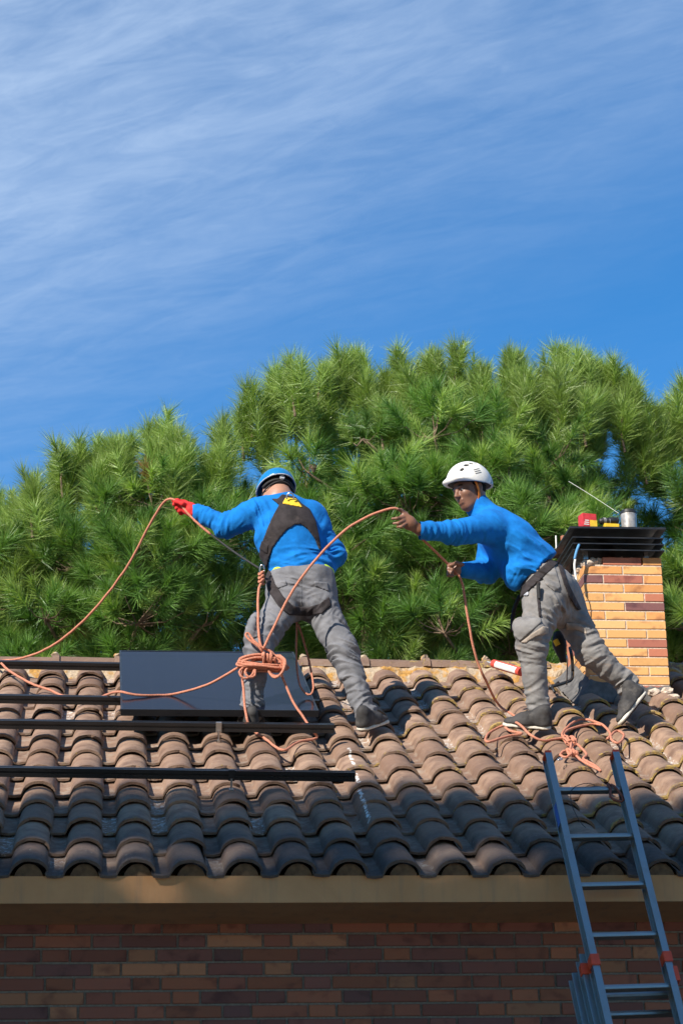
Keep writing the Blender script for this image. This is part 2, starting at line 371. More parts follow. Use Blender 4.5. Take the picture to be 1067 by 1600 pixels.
# ---- roof: decking under the tiles, tiles, ridge
S_RIDGE = 4.47
RY, RZ = S_RIDGE*cos(TH), S_RIDGE*sin(TH)
deck = MB(); dk = 0.105
a0, a1 = roof(0, 0.10, -dk), roof(0, S_RIDGE, -dk)
V = []
for x in (HX0-0.2, HX1+0.2):
    V += [(x, a0[1], a0[2]), (x, RY, RZ-dk), (x, 2*RY-a0[1], a0[2]), (x, 2*RY-a0[1], a0[2]-0.06), (x, RY, RZ-dk-0.10), (x, a0[1], a0[2]-0.03)]
deck.add(V, [(0, 1, 2, 3, 4, 5), (11, 10, 9, 8, 7, 6)]+[(i, (i+1) % 6, 6+(i+1) % 6, 6+i) for i in range(6)])
roofo = hpart(deck, 'roof', M['mortar'])

BW, BHt, TL = 0.078, 0.057, 0.425
def tile_mesh(seed):
    r = random.Random(seed)
    prof = [(-0.163, -0.056), (-0.154, -0.068), (-0.120, -0.071), (-0.088, -0.067)]
    for i in range(1, 11):
        t = pi-pi*i/10.4*0.985
        prof.append((BW*cos(t)*1.02, -BHt+BHt*sin(t)**0.9))
    n = len(prof); rows = [(0.0, 0.002), (0.012, 0.0045), (0.030, 0.0045), (0.036, 0.0), (0.20, r.uniform(-.0015, .0015)), (TL, -0.002)]
    th = 0.011; V = []; wob = [r.uniform(-.0012, .0012) for _ in range(n)]
    skew = r.uniform(-.003, .003); chip = {}
    if seed >= 6:
        for _ in range(r.randint(1, 2)): chip[r.randrange(3, n-1)] = r.uniform(.006, .014)
    for side in (0, 1):
        for y, lip in rows:
            tap = 1-0.05*(y/TL)
            for i, (x, z) in enumerate(prof):
                nrm = (max(0, z+BHt)/BHt)
                zz = z+(lip if side == 0 else 0)*(0.35+0.65*nrm)-(th if side else 0)+wob[i]
                xx = x*tap*(1 if side == 0 else (1-0.13*nrm))+skew*y/TL
                yy = y+((r.uniform(-.0012, .0012)+(chip.get(i, 0))) if y == 0 else (min(.02, chip.get(i, 0)) if y == .012 else 0))
                V.append((xx, yy, zz))
    m = len(rows); F = []
    for j in range(m-1):
        for i in range(n-1):
            a = j*n+i; F.append((a, a+1, a+n+1, a+n)); b = m*n+a; F.append((b, b+n, b+n+1, b+1))
    for i in range(n-1): F.append((i, m*n+i, m*n+i+1, i+1))                       # front edge
    for j in range(m-1):
        a, b = j*n, m*n+j*n; F.append((a, a+n, b+n, b)); a += n-1; b += n-1; F.append((a, b, b+n, a+n))
    me = mesh('roof_tile', V, F); bm = bmesh.new(); bm.from_mesh(me); bmesh.ops.recalc_face_normals(bm, faces=bm.faces)
    for f in bm.faces: f.smooth = True
    for e in bm.edges:
        if len(e.link_faces) == 2 and e.calc_face_angle() > radians(38): e.smooth = False
    bm.to_mesh(me); bm.free(); return me
TILES = [tile_mesh(i) for i in range(10)]
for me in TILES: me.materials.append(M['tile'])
TILT = math.atan2(0.020, TE)
rest_V, rest_F = [], []
N_ROWS = 13
def tile_at(i, r_, back=False):
    s = (r_-1)*TE + (0.005 if r_ > 1 else 0) + rnd.uniform(-.006, .006); x = i*TW+rnd.uniform(-.004, .004)
    sl_ = rnd.random() < .10      # a slipped or rocked tile
    if sl_: x += rnd.uniform(-.010, .010); s -= rnd.uniform(0, .018)
    p = roof(x, s, rnd.uniform(-.002, .003)+(.004 if sl_ else 0))
    return p, (TH-TILT+rnd.uniform(-.010, .010), rnd.uniform(-.014, .014)*(2.2 if sl_ else 1), rnd.uniform(-.016, .016)*(2.5 if sl_ else 1))
for r_ in range(1, N_ROWS+1):
    for i in range(-16, 33):
        p, e = tile_at(i, r_)
        if r_ == N_ROWS: pass
        in_ch = (3.15 < p[0] < 3.78 and p[1] > 3.24 and p[1] < 3.9)
        if in_ch: continue
        d = p-CAM; w = d@CF; px = 533.5+FPX*(d@CR)/w
        me = TILES[rnd.randrange(10)]
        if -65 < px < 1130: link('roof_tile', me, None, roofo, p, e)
        else:
            R = np.array(Euler(e).to_matrix()); Vv = np.array([v.co for v in me.vertices])@R.T+p; n = len(rest_V)
            rest_V += [tuple(q) for q in Vv]; rest_F += [tuple(k+n for k in f.vertices) for f in me.polygons]
# far slope: same tiles, joined
for r_ in range(1, N_ROWS+1, 1):
    for i in range(-16, 33):
        p, e = tile_at(i, r_); me = TILES[rnd.randrange(10)]
        R = np.array(Euler(e).to_matrix()); Vv = np.array([v.co for v in me.vertices])@R.T+p
        Vv[:, 1] = 2*RY-Vv[:, 1]; n = len(rest_V)
        rest_V += [tuple(q) for q in Vv]; rest_F += [tuple(k+n for k in reversed(f.vertices)) for f in me.polygons]
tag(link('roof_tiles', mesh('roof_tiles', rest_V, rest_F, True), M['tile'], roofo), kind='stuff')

# mortar plugs closing the barrels along the eave
V, F = [], []; npl = 9
for y in (0.030, 0.12):
    for i in range(npl):
        t = pi*i/(npl-1); V.append((.062*cos(t), y, -.082+.068*sin(t)))
F = [tuple(range(npl-1, -1, -1)), tuple(range(npl, 2*npl))]+[(i, i+1, npl+i+1, npl+i) for i in range(npl-1)]
PLUG = mesh('eave_plug', V, F); PLUG.materials.append(mat_plain('plug_mortar', (.17, .105, .06), .95, 0, .4, 40, .6))
for i in range(-6, 20): link('eave_plug', PLUG, None, roofo, roof(i*TW+rnd.uniform(-.004, .004), rnd.uniform(0, .012), -.004), (TH*.35, rnd.uniform(-.03, .03), rnd.uniform(-.05, .05)))
# ridge mortar bed: an uneven strip filling the arches below the ridge tiles
V, F = [], []; nx = 420; xs = np.linspace(HX0, HX1, nx)
pr = [(4.22, -0.085), (4.25, -0.045), (4.31, -0.012), (4.40, 0.000), (4.47, 0.004)]
for a, x in enumerate(xs):
    ph = (x/TW) % 1.0; cr = cos(2*pi*ph)            # 1 over a crest
    for b, (s, h) in enumerate(pr):
        q = np.random.RandomState(a*7+b).uniform(-1, 1)
        dip = -0.022*(1-cr)/2 if b in (1, 2) else 0
        up = 0.055*(1+cr)/2 if b < 2 else 0.0
        V.append(roof(x, s+up+q*0.010, h+dip+q*0.008))
    V.append((x, 2*RY-roof(0, 4.25, -0.02)[1], roof(0, 4.25, -0.02)[2]))
k = len(pr)+1
F = [(a*k+b, (a+1)*k+b, (a+1)*k+b+1, a*k+b+1) for a in range(nx-1) for b in range(k-1)]
link('ridge_mortar', mesh('ridge_mortar', V, F, False), M['ridge_mortar'], roofo)
# ridge caps: half barrels, each with a raised collar over the one before
RL = 0.385
ZTOP = at(600, 1029, RY)[2]
def ridge_mesh(seed):
    r = random.Random(seed); V, F = [], []; n = 10; rows = [(0, .094), (.006, .105), (.045, .105), (.052, .092), (RL+.04, .086)]; th = .014
    for side in (0, 1):
        for x, rad in rows:
            for i in range(n):
                t = radians(4)+radians(172)*i/(n-1); rr = rad-(th if side else 0)
                V.append((x, -cos(t)*rr*1.12, sin(t)*rr*0.82-0.092*0.82+r.uniform(-.001, .001)))
    m = len(rows)
    for j in range(m-1):
        for i in range(n-1):
            a = j*n+i; F.append((a, a+n, a+n+1, a+1)); b = m*n+a; F.append((b, b+1, b+n+1, b+n))
    for i in range(n-1): F.append((i, i+1, m*n+i+1, m*n+i))
    for j in range(m-1):
        for i in (0, n-1): a = j*n+i; b = m*n+a; F.append((a, b, b+n, a+n))
    me = mesh('ridge_tile', V, F); bm = bmesh.new(); bm.from_mesh(me); bmesh.ops.recalc_face_normals(bm, faces=bm.faces)
    for f in bm.faces: f.smooth = True
    for e in bm.edges:
        if len(e.link_faces) == 2 and e.calc_face_angle() > radians(40): e.smooth = False
    bm.to_mesh(me); bm.free(); me.materials.append(M['tile']); return me
RT = [ridge_mesh(i) for i in range(3)]
xj = at(657, 1027, RY)[0]
def lump(seed, r0, squash=0.7):
    r = random.Random(seed); bm = bmesh.new(); bmesh.ops.create_icosphere(bm, subdivisions=2, radius=r0)
    for v in bm.verts:
        v.co *= 1+r.uniform(-.22, .22); v.co.z *= squash
    me = bpy.data.meshes.new('mortar_lump'); bm.to_mesh(me); bm.free(); me.materials.append(M['ridge_mortar']); return me
LUMPS = [lump(i, .026) for i in range(3)]
for k in range(-12, 16):
    x = xj+k*RL
    if 3.15 < x+RL and x < 3.80 : 
        if x > 3.0 and x+RL < 3.95: continue
    link('ridge_tile', RT[k % 3], None, roofo, (x, RY, ZTOP-0.012+rnd.uniform(-.004, .004)), (0, rnd.uniform(-.01, .01), rnd.uniform(-.012, .012)))
    if -0.6 < x < 4.6: link('mortar_lump', LUMPS[k % 3], None, roofo, (x+.02, RY-.03, ZTOP-.006), (rnd.uniform(0, 3), rnd.uniform(-.3, .3), rnd.uniform(0, 3)))

# ---- chimney
CX0, CX1, CY0 = 3.215, 3.706, 3.277; CD = 0.49; CY1 = CY0+CD
CCH = 0.0581; CTOP = 2.470; CJ = 0.009
chim = hpart(MB().box(CX0+.004, CX1-.004, CY0+.004, CY1-.004, 1.2, CTOP-CCH*0.9), 'chimney', M['chimney_mortar'])
OR, OL, YE, RE, PU, RB, DK = (0.62, 0.285, 0.092), (0.67, 0.355, 0.125), (0.70, 0.42, 0.17), (0.44, 0.155, 0.085), (0.21, 0.088, 0.080), (0.36, 0.125, 0.080), (0.22, 0.09, 0.06)
ROWS = [[None, RE, OR], [OR, OL], [PU, RB, OR], [OL, OR], [OL, OL, RE], [OL, PU], [OR, OL, OR], [YE, OL], [YE, OL, OL], [OL, RB], [OL, OL, RE],
        [OL, OL], [OR, OL, OL], [OR, OL], [RE, RB, RB], [RB, DK], [DK, RB, DK], [RB, RB], [RB, RB, RB]]
cs, chh, cbh = 0.241, 0.1165, CCH-CJ
CB = {('s', i): unit_brick(cs, chh, cbh, 50+i) for i in range(3)}; CB.update({('h', i): unit_brick(chh, cs, cbh, 70+i) for i in range(3)})
for me in CB.values(): me.materials.append(M['chimney_brick'])
def cbrick(kd, x, y, z, rz, c):
    o = link('brick', CB[(kd, rnd.randrange(3))], None, chim, (x, y, z), (rnd.uniform(-.004, .004), rnd.uniform(-.004, .004), rz)); f = rnd.uniform(.9, 1.08); o.color = (c[0]*f, c[1]*f, c[2]*f, 1)
ANY = [OR, OL, OL, YE, RE, RB, PU]
for r, row in enumerate(ROWS):
    z = CTOP-CCH*(r+0.5); j = rnd.uniform(0, .0015); a1, a2 = CX0+chh/2, CX1-chh/2; xm = (CX0+CX1)/2
    if z < 1.25: break
    if len(row) == 2:
        cbrick('s', CX0+cs/2, CY0-j, z, 0, row[0]); cbrick('s', CX1-cs/2, CY0-j, z, 0, row[1])
        cbrick('s', CX0+cs/2, CY1, z, pi, rnd.choice(ANY)); cbrick('s', CX1-cs/2, CY1, z, pi, rnd.choice(ANY))
        cbrick('s', CX0-j, (CY0+CY1)/2, z, -pi/2, rnd.choice(ANY)); cbrick('s', CX1+j, (CY0+CY1)/2, z, pi/2, rnd.choice(ANY))
    else:
        if row[0]: cbrick('h', a1, CY0-j, z, 0, row[0]); cbrick('h', a1, CY1, z, pi, rnd.choice(ANY))
        cbrick('h', a2, CY0-j, z, 0, row[2]); cbrick('h', a2, CY1, z, pi, rnd.choice(ANY))
        cbrick('s', xm, CY0-j, z, 0, row[1]); cbrick('s', xm, CY1, z, pi, rnd.choice(ANY))
# broken mortar where the top corner brick is missing
for k, (x, y, z, r0) in enumerate([(3.245, 3.30, 2.425, .040), (3.285, 3.305, 2.440, .036), (3.325, 3.32, 2.45, .032), (3.235, 3.40, 2.42, .04), (3.245, 3.52, 2.425, .04), (3.25, 3.64, 2.42, .045),
                                   (3.40, 3.33, 2.468, .02), (3.47, 3.34, 2.47, .022), (3.54, 3.33, 2.468, .02), (3.62, 3.34, 2.468, .018)]):
    me = lump(100+k, r0, 0.8); me.materials.clear(); me.materials.append(M['chimney_mortar']); link('mortar_lump', me, None, chim, (x, y, z))
# cap: a stack of black sheet-metal plates on four posts
def plate(cx, cy, hw, hd, z, drop, lipdrop):
    mb = MB(); t = 0.003; V = []
    for (k, zz) in ((1.0, z-drop), (0.86, z), (0.86, z-t), (1.0, z-drop-t-lipdrop)):
        for sx, sy in ((-1, -1), (1, -1), (1, 1), (-1, 1)): V.append((cx+sx*hw*k, cy+sy*hd*k, zz))
    F = [(4, 5, 6, 7), (11, 10, 9, 8)]
    for a, b in ((0, 4), (8, 12), (12, 0)):
        for i in range(4): F.append((a+i, a+(i+1) % 4, b+(i+1) % 4, b+i))
    return mb.add(V, F)
cxm, cym = 3.43, 3.50
zt = at(960, 822, 3.2)[2]
for k, (hw, dz, dr) in enumerate([(0.300, 0.0, 0.004), (0.285, -0.052, 0.014), (0.285, -0.092, 0.014), (0.285, -0.132, 0.014)]):
    plate(cxm, cym, hw, hw, zt+dz, dr, 0.010 if k == 0 else 0.004).build('cap_plate', M['black_sheet'], chim)
for sx in (-1, 1):
    for sy in (-1, 1): MB().box(cxm+sx*.19-.014, cxm+sx*.19+.014, cym+sy*.19-.014, cym+sy*.19+.014, CTOP-.06, zt-.13).build('cap_post', M['steel'], chim)
# a tilted broken brick standing on the rim
o = link('brick', CB[('h', 1)], None, chim, (3.425, 3.40, CTOP+.03), (0.2, 1.25, 0.15)); o.color = (*RE, 1)
# flashing and mortar apron round the foot
V, F = [], []; pts = []
for a in range(41):
    t = a/40
    for b, (o_, h) in enumerate([(-.004, .060), (.030, .018), (.07, -.030), (.12, -.065)]):
        q = np.random.RandomState(a*5+b).uniform(-1, 1)*.012
        if t < .5: x, yy = CX0-o_+.0, CY1-(t/.5)*(CD+max(0, o_)); yy = CY1-(t/.5)*(CD+o_)
        else: x, yy = CX0-o_+((t-.5)/.5)*(CX1-CX0+2*o_), CY0-o_
        fr_ = 1.0 if t < .5 else max(.28, 1-(t-.5)*3.2); x = CX0-o_*fr_ if t < .5 else CX0-o_*fr_+((t-.5)/.5)*(CX1-CX0+2*o_*fr_); yy = yy if t < .5 else CY0-o_*fr_
        s = yy/cos(TH); V.append(roof(x, s, h*(fr_ if h > 0 else 1)+q*.6))
for a in range(40):
    for b in range(3): i = a*4+b; F.append((i, i+4, i+5, i+1))
link('flashing', mesh('flashing', V, F, True), M['flashing'], chim)
for k, (px, py, r0) in enumerate([(1040, 1082, .05), (1020, 1083, .045), (1052, 1090, .04)]):
    me = lump(200+k, r0, .6); me.materials.clear(); me.materials.append(M['chimney_mortar']); link('mortar_lump', me, None, chim, onroof(px, py, -.02))
for o in chim.children: pass
# bricks, tiles and lumps above are given in place coordinates; their parents already stand at the house's offset
# ================================================================ mounting rails and the solar panel
def frame_at(A, B):
    """axes of a bar lying on the roof from A to B: along, up-slope, out of the roof"""
    ex = unit(B-A); ez = unit(RN-ex*(RN@ex)); ey = np.cross(ez, ex); return ex, ey, ez
def rail(pl, pr, h, label, ext=1.1, clips=()):
    A = onroof(*pl, h); B = onroof(*pr, h); ex, ey, ez = frame_at(A, B); A = A-ex*ext; L = np.linalg.norm(B-A)
    root = link('mounting_rail', None, loc=A); tag(root, label, 'rail', 'black mounting rails bolted across the roof')
    hw, hh = 0.020, 0.023
    # extrusion with a groove down its front and its top
    pr_ = [(-hw, -hh), (hw, -hh), (hw, hh), (.006, hh), (.006, hh-.009), (-.006, hh-.009), (-.006, hh), (-hw, hh), (-hw, .006), (-hw+.008, .006), (-hw+.008, -.005), (-hw, -.005)]
    V = [ex*x+ey*y+ez*z for x in (0, L) for y, z in pr_]; k = len(pr_)
    MB().add(V, [tuple(range(k)), tuple(range(2*k-1, k-1, -1))]+[(i, (i+1) % k, k+(i+1) % k, k+i) for i in range(k)]).build('extrusion', M['rail'], root)
    for px, kind in clips:
        # hook foot: plate on the rail's face, stem to the tile
        c = onroof(px, (pl[1]+pr[1])/2, h); t = (c-A)@ex; p = ex*t
        mt = M['alu'] if kind else M['rail']; w = .019
        b = MB(); b.frame_box(p-ey*(hw+.004), ex*w*.8, ey*.003, ez*(hh+.003)); b.frame_box(p-ey*(hw-.006)+ez*(hh+.003), ex*w*.8, ey*.013, ez*.0025)
        f = b.build('clamp', mt, root, bevel=.001, seg=1)
        MB().tube([p-ey*(hw+.010)-ez*(hh-.01), p-ey*(hw+.012)-ez*(hh+.052)], .0055, 8).build('bolt', M['steel'], f)
        MB().tube([p-ey*(hw+.012)-ez*(hh+.040), p-ey*(hw+.012)-ez*(hh+.052)], .013, 6).build('washer', M['steel'], f)
    return root
rail((0, 1038), (472, 1047), 0.060, 'top black rail just below the roof ridge, running under the solar panel')
rail((0, 1091.5), (499, 1100), 0.060, 'second black rail from the ridge, running under the panel lower half')
rail((0, 1131), (522, 1138), 0.066, 'black rail directly in front of the solar panel lower edge', clips=((342, True),))
rail((0, 1205), (555, 1213), 0.066, 'lowest black rail, nearest to the eave', clips=((362, False),))

def m_panel():
    n = NT('panel_glass'); sp = n.node('ShaderNodeSeparateXYZ'); n.L.new(n.tc.outputs['Object'], sp.inputs[0])
    def line(ax, pitch, w):
        f = n.math('ABSOLUTE', n.math('SUBTRACT', n.math('FRACT', n.math('DIVIDE', sp.outputs[ax], pitch)), 0.5)); return n.remap(f, 0.5-w, 0.5-w*0.4)
    g = n.math('MAXIMUM', line('X', 0.174, 0.012), line('Y', 0.0885, 0.018))
    c = n.mix(n.math('MULTIPLY', g, 0.6), (0.006, 0.008, 0.016), (0.016, 0.018, 0.026))
    d = n.noise(9, 6, 0.65, 0.4); n.b.inputs['IOR'].default_value = 1.22; n.b.inputs['Coat Weight'].default_value = 0.0; n.b.inputs['Coat Roughness'].default_value = 0.06; n.b.inputs['Coat IOR'].default_value = 1.3
    return n.fin(n.mix(n.remap(d, 0.55, 0.8, 0, 0.05), c, (0.10, 0.10, 0.10)), n.remap(d, 0.4, 0.8, 0.13, 0.17), 0, 0.17)
PH = 0.126
pbl, pbr, ptl = onroof(189, 1108, PH), onroof(498, 1110, PH), onroof(178, 1016, PH)
ex = unit(pbr-pbl); ez = unit(RN-ex*(RN@ex)); ey = np.cross(ez, ex); pw = np.linalg.norm(pbr-pbl); ph = (ptl-pbl)@ey
panel = link('solar_panel', None, loc=pbl); panel.rotation_euler = Matrix((ex, ey, ez)).transposed().to_euler()
tag(panel, 'dark blue-black framed solar panel lying on the rails below the ridge', 'solar panel')
t = 0.035; fw = 0.011
fr = MB(); fr.box(0, pw, 0, fw, -t, 0); fr.box(0, pw, ph-fw, ph, -t, 0); fr.box(0, fw, fw, ph-fw, -t, 0); fr.box(pw-fw, pw, fw, ph-fw, -t, 0)
fr.box(0.0, pw, 0.0, 0.03, -t-.0015, -t+.0005)
fr.build('frame', M['panel_frame'], panel)
MB().box(fw, pw-fw, fw, ph-fw, -.007, -.0025).build('glass', m_panel(), panel)
MB().box(fw+.01, pw-fw-.01, fw+.01, ph-fw-.01, -.012, -.0075).build('back_sheet', M['black_plastic'], panel)
MB().box(pw*.42, pw*.58, ph*.86, ph*.92, -.030, -.0125).build('junction_box', M['black_plastic'], panel)

# ================================================================ extension ladder leaning on the eave
LT, LB = at(854, 1182, 0.165), at(953, 1625, -0.43)
RT_, RB_ = at(960, 1184, 0.18), at(1070, 1625, -0.415)
lad = link('extension_ladder', None, loc=(LT+(LB-LT)*((LT[2]-GROUND)/(LT[2]-LB[2]))))
tag(lad, 'aluminium extension ladder with orange guides, leaning on the eave', 'ladder')
LO = np.array(lad.location)
def ladder_axes(A0, A1, B0):
    el = unit(A0-A1); ew = unit(B0-A0); ew = unit(ew-el*(ew@el)); en = np.cross(ew, el); return el, ew, en
el, ew, en = ladder_axes(LT, LB, (RT_+RB_+LT-LB)/2+ (LT-LB)*0)
ew = unit(((RT_-LT)+(RB_-LB))/2); ew = unit(ew-el*(ew@el)); en = np.cross(ew, el)
if en[1] > 0: en = -en                         # en points to the viewer
LWD = ((np.linalg.norm(RT_-LT)+np.linalg.norm(RB_-LB))/2)
LLEN = np.linalg.norm(LT-LO)
def lrail(A, length, depth, width, name='rail'):
    """C-shaped stile hanging from its top A: width across, depth front to back"""
    b = MB(); c = A-LO
    for dx, dn, hx, hn in ((0, depth/2, width/2, .0018), (0, -depth/2, width/2, .0018), (0, 0, .0018, depth/2)):
        b.frame_box(c-el*length/2+ew*dx+en*dn, ew*hx, el*length/2, en*hn)
    return b
def rung(c, half, name):
    r = MB(); hw = .014; V = []
    pr_ = [(-.015, -.011), (.015, -.011), (.018, 0), (.015, .011), (-.015, .011), (-.018, 0)]
    for x in (-half, half):
        for a, b_ in pr_: V.append(c-LO+ew*x+en*a+el*b_)
    r.add(V, [tuple(range(6)), tuple(range(11, 5, -1))]+[(i, (i+1) % 6, 6+(i+1) % 6, 6+i) for i in range(6)])
    return r.build(name, M['alu'], lad, bevel=.0015, seg=1)
def section(A, wd, length, rung0, pitch, cap, depth=.062):
    B = A+ew*wd
    for P in (A, B):
        ra = lrail(P, length, depth, .030).build('stile', M['alu'], lad, bevel=.0008, seg=1)
        if cap:
            MB().frame_box(P-LO+el*.004, ew*.0145, el*.006, en*(depth/2+.003)).build('end_cap', M['orange_plastic'], ra, bevel=.002)
        s = rung0; k = 0
        while s < length and k < 14:
            # pressed rung end showing on the outside of the stile
            side = -1 if P is A else 1
            MB().frame_box(P-LO-el*s+ew*side*.003, ew*.0025, el*.007, en*.009).build('rung_end', M['steel'], ra, bevel=.0015, seg=1); s += pitch; k += 1
    s = rung0
    while s < length: rung((A+B)/2-el*s, wd/2, 'rung'); s += pitch
r0 = None
# where the rungs of the top section are seen
def along(px, py):
    best = min(((np.linalg.norm(ray(px, py)/np.linalg.norm(ray(px, py)) - unit(LT-el*s+ew*LWD/2-CAM))), s) for s in np.arange(0, 3, .004)); return best[1]
s1, s5 = along(915, 1236), along(988, 1545)
PITCH_L = (s5-s1)/4
section(LT, LWD, min(LLEN, 2.6), s1, PITCH_L, True)
A2 = LT-el*(along(950, 1497)-.03)-en*.068-ew*.026
section(A2, LWD+.052, LLEN-np.linalg.norm(A2-LT)-.02, .19, PITCH_L, False)
A3 = LT-el*(along(955, 1512)-.03)-en*.136-ew*.052
section(A3, LWD+.104, LLEN-np.linalg.norm(A3-LT)-.05, .19, PITCH_L, False)
# orange guides that hold the sections together
def guide(c, wx, hl, dn):
    b = MB(); b.frame_box(c-LO, ew*wx, el*hl, en*.004); b.frame_box(c-LO+ew*wx*.9-en*dn*.5, ew*.003, el*hl*.9, en*dn*.5); b.frame_box(c-LO-ew*wx*.9-en*dn*.5, ew*.003, el*hl*.9, en*dn*.5)
    b.build('guide', M['orange_plastic'], lad, bevel=.0025)
sg = along(970, 1507)
guide(LT-el*sg+en*.036, .019, .026, .05); guide(A2-el*.075+en*.036, .020, .026, .03); guide(LT-el*(sg-.005)+ew*LWD+en*.036, .019, .024, .05)
guide(LT-el*(sg+.075)+ew*(LWD+.022)+en*.03, .010, .035, .06)
# printed blue sticker on the side of the stile
MB().frame_box(LT-LO-el*(s1+.13)-ew*.0130, ew*.0006, el*.055, en*.020).build('sticker', mat_plain('sticker', (0.05, 0.16, 0.50), .4, 0, .2, 30, 0), lad)
# hanging wire loop and a leather tie on the top rung
c0 = LT-el*s1+ew*LWD*.42-LO
MB().tube(catmull([c0+ew*.04-en*.02-el*.01, c0+ew*.05+en*.02+el*.015, c0-ew*.0+en*.022+el*.022, c0-ew*.06+en*.02-el*.01, c0-ew*.075+en*.02-el*.09, c0-ew*.055+en*.012-el*.17, c0-ew*.03-el*.20]), .0018, 6).build('wire', M['black_plastic'], lad)
c1 = LT-el*s1+ew*LWD*.86-LO
MB().tube(catmull([c1-ew*.03+en*.02+el*.02, c1-ew*.02+en*.022-el*.01, c1-ew*.03-el*.05+en*.02, c1+ew*.0-el*.075+en*.02, c1+ew*.03-el*.065+en*.015, c1+ew*.01-el*.02+en*.025, c1-ew*.012+el*.012+en*.024, c1-ew*.03+el*.02-en*.02]), .006, 8).build('tie', mat_plain('leather_tie', (.18, .05, .03), .6), lad, smooth=True)

# ================================================================ things on the chimney cap
zc = zt+.0015
def cyl(mb, c, r, z0, z1, n=24, r2=None):
    V = [(c[0]+rr*cos(2*pi*i/n), c[1]+rr*sin(2*pi*i/n), z) for z, rr in ((z0, r), (z1, r2 or r)) for i in range(n)]
    return mb.add(V, [tuple(range(n-1, -1, -1)), tuple(range(n, 2*n))]+[(i, (i+1) % n, n+(i+1) % n, n+i) for i in range(n)])
p = at(982, 815, 3.265); cup = link('metal_cup', None, loc=(p[0], 3.265, zc))
tag(cup, 'grey metal cup with a black lid standing on the chimney cap', 'cup')
cyl(MB(), (0, 0), .047, 0, .098, 28, .050).build('cup_body', mat_plain('cup_grey', (.38, .36, .34), .45, .35, .3, 30, .15), cup, bevel=.003)
lid = cyl(cyl(MB(), (0, 0), .0525, .0985, .112, 28), (0, 0), .045, .1125, .122, 28).build('lid', M['black_plastic'], cup, bevel=.002)
p = at(917, 812, 3.26); tb = link('battery_box', None, loc=(p[0], 3.26, zc), rot=(0, 0, radians(12)))
tag(tb, 'small red box with a yellow side and white print on the chimney cap', 'box')
MB().box(-.047, .047, -.035, .035, 0.0, .088).build('carton', mat_plain('red_carton', (.55, .035, .04), .5, 0, .2, 30, .1), tb, bevel=.004)
MB().box(.0, .0475, -.0365, -.0352, .002, .045).build('yellow_side', mat_plain('yellow_carton', (.75, .48, .03), .5, 0, .2, 30, 0), tb)
wt = mat_plain('white_print', (.75, .72, .66), .5, 0, .1, 30, 0)
for k in range(3): MB().box(-.040+.004*k, -.006, -.0366, -.0353, .012+.013*k, .018+.013*k).build('print', wt, tb)
p = at(950, 815, 3.26); dr = link('power_tool', None, loc=(p[0], 3.26, zc), rot=(0, 0, radians(6)))
tag(dr, 'black and yellow power tool lying on the chimney cap beside the cup', 'tool')
MB().tube([(-.062, 0, .046), (-.05, 0, .047), (.03, 0, .056), (.062, 0, .060), (.066, 0, .060)], [.012, .019, .021, .019, .012], 16).build('grip', M['black_plastic'], dr, smooth=True)
MB().box(-.035, .062, -.024, .024, 0, .030).build('housing', mat_plain('yellow_housing', (.72, .45, .02), .45, 0, .15, 30, .05), dr, bevel=.007)
for x in (-.03, -.022, .004): MB().tube([(x-.002, 0, .0505), (x+.002, 0, .051)], .0212, 16).build('ring', mat_plain('grey_ring', (.3, .3, .3), .5), dr)

# rusty pipe standing behind the chimney's far corner, with a thin bracket
pt, pb = at(884, 838, 3.90), at(884, 905, 3.90)
pipe = link('vent_pipe', None, loc=(pb[0], 3.90, 1.7)); tag(pipe, 'rust brown vent pipe standing at the back of the chimney', 'pipe')
cyl(MB(), (0, 0), .022, 0, pt[2]-1.7, 16).build('pipe', M['copper'], pipe, smooth=False)
MB().tube([(-.10, -.03, pt[2]-1.7-.10), (.12, -.03, pt[2]-1.7-.085)], .004, 6).build('bracket', M['steel'], pipe)
MB().tube([(-.06, -.04, pt[2]-1.7-.01), (-.062, -.04, pt[2]-1.7-.10), (-.04, -.04, pt[2]-1.7-.15)], .005, 6).build('white_cable', wt, pipe)
# blue and white sling hanging from the cap's corner
sl = link('rope_sling', None, loc=at(902, 855, 3.22)); tag(sl, 'blue and white cord sling hanging at the chimney corner', 'sling'); so = np.array(sl.location)
bl = mat_plain('blue_cord', (.10, .30, .55), .7)
MB().tube(catmull([at(904, 851, 3.22)-so, at(900, 862, 3.2)-so, at(897, 874, 3.2)-so], .01), .008, 8).build('blue_part', bl, sl, smooth=True)
MB().tube(catmull([at(898, 874, 3.2)-so, at(897, 886, 3.2)-so, at(900, 908, 3.2)-so], .01), .007, 8).build('white_part', wt, sl, smooth=True)
MB().tube(catmull([at(897, 938, 3.2)-so, at(905, 942, 3.2)-so, at(908, 952, 3.2)-so, at(906, 962, 3.2)-so], .01), .006, 8).build('white_loop', wt, sl, smooth=True)
MB().tube(catmull([at(900, 908, 3.2)-so, at(906, 925, 3.2)-so, at(906, 960, 3.2)-so], .01), .003, 6).build('dark_part', M['black_plastic'], sl, smooth=True)
# thin aerial wire running up to the chimney cap
w = link('aerial_wire', None, loc=(at(965, 800, 3.5))); tag(w, 'thin white aerial wire running down to the chimney cap', 'wire'); wo = np.array(w.location)
MB().tube(catmull([at(888, 752, 3.9)-wo, at(925, 775, 3.7)-wo, at(966, 802, 3.5)-wo], .05), .0012, 6).build('strand', wt, w)

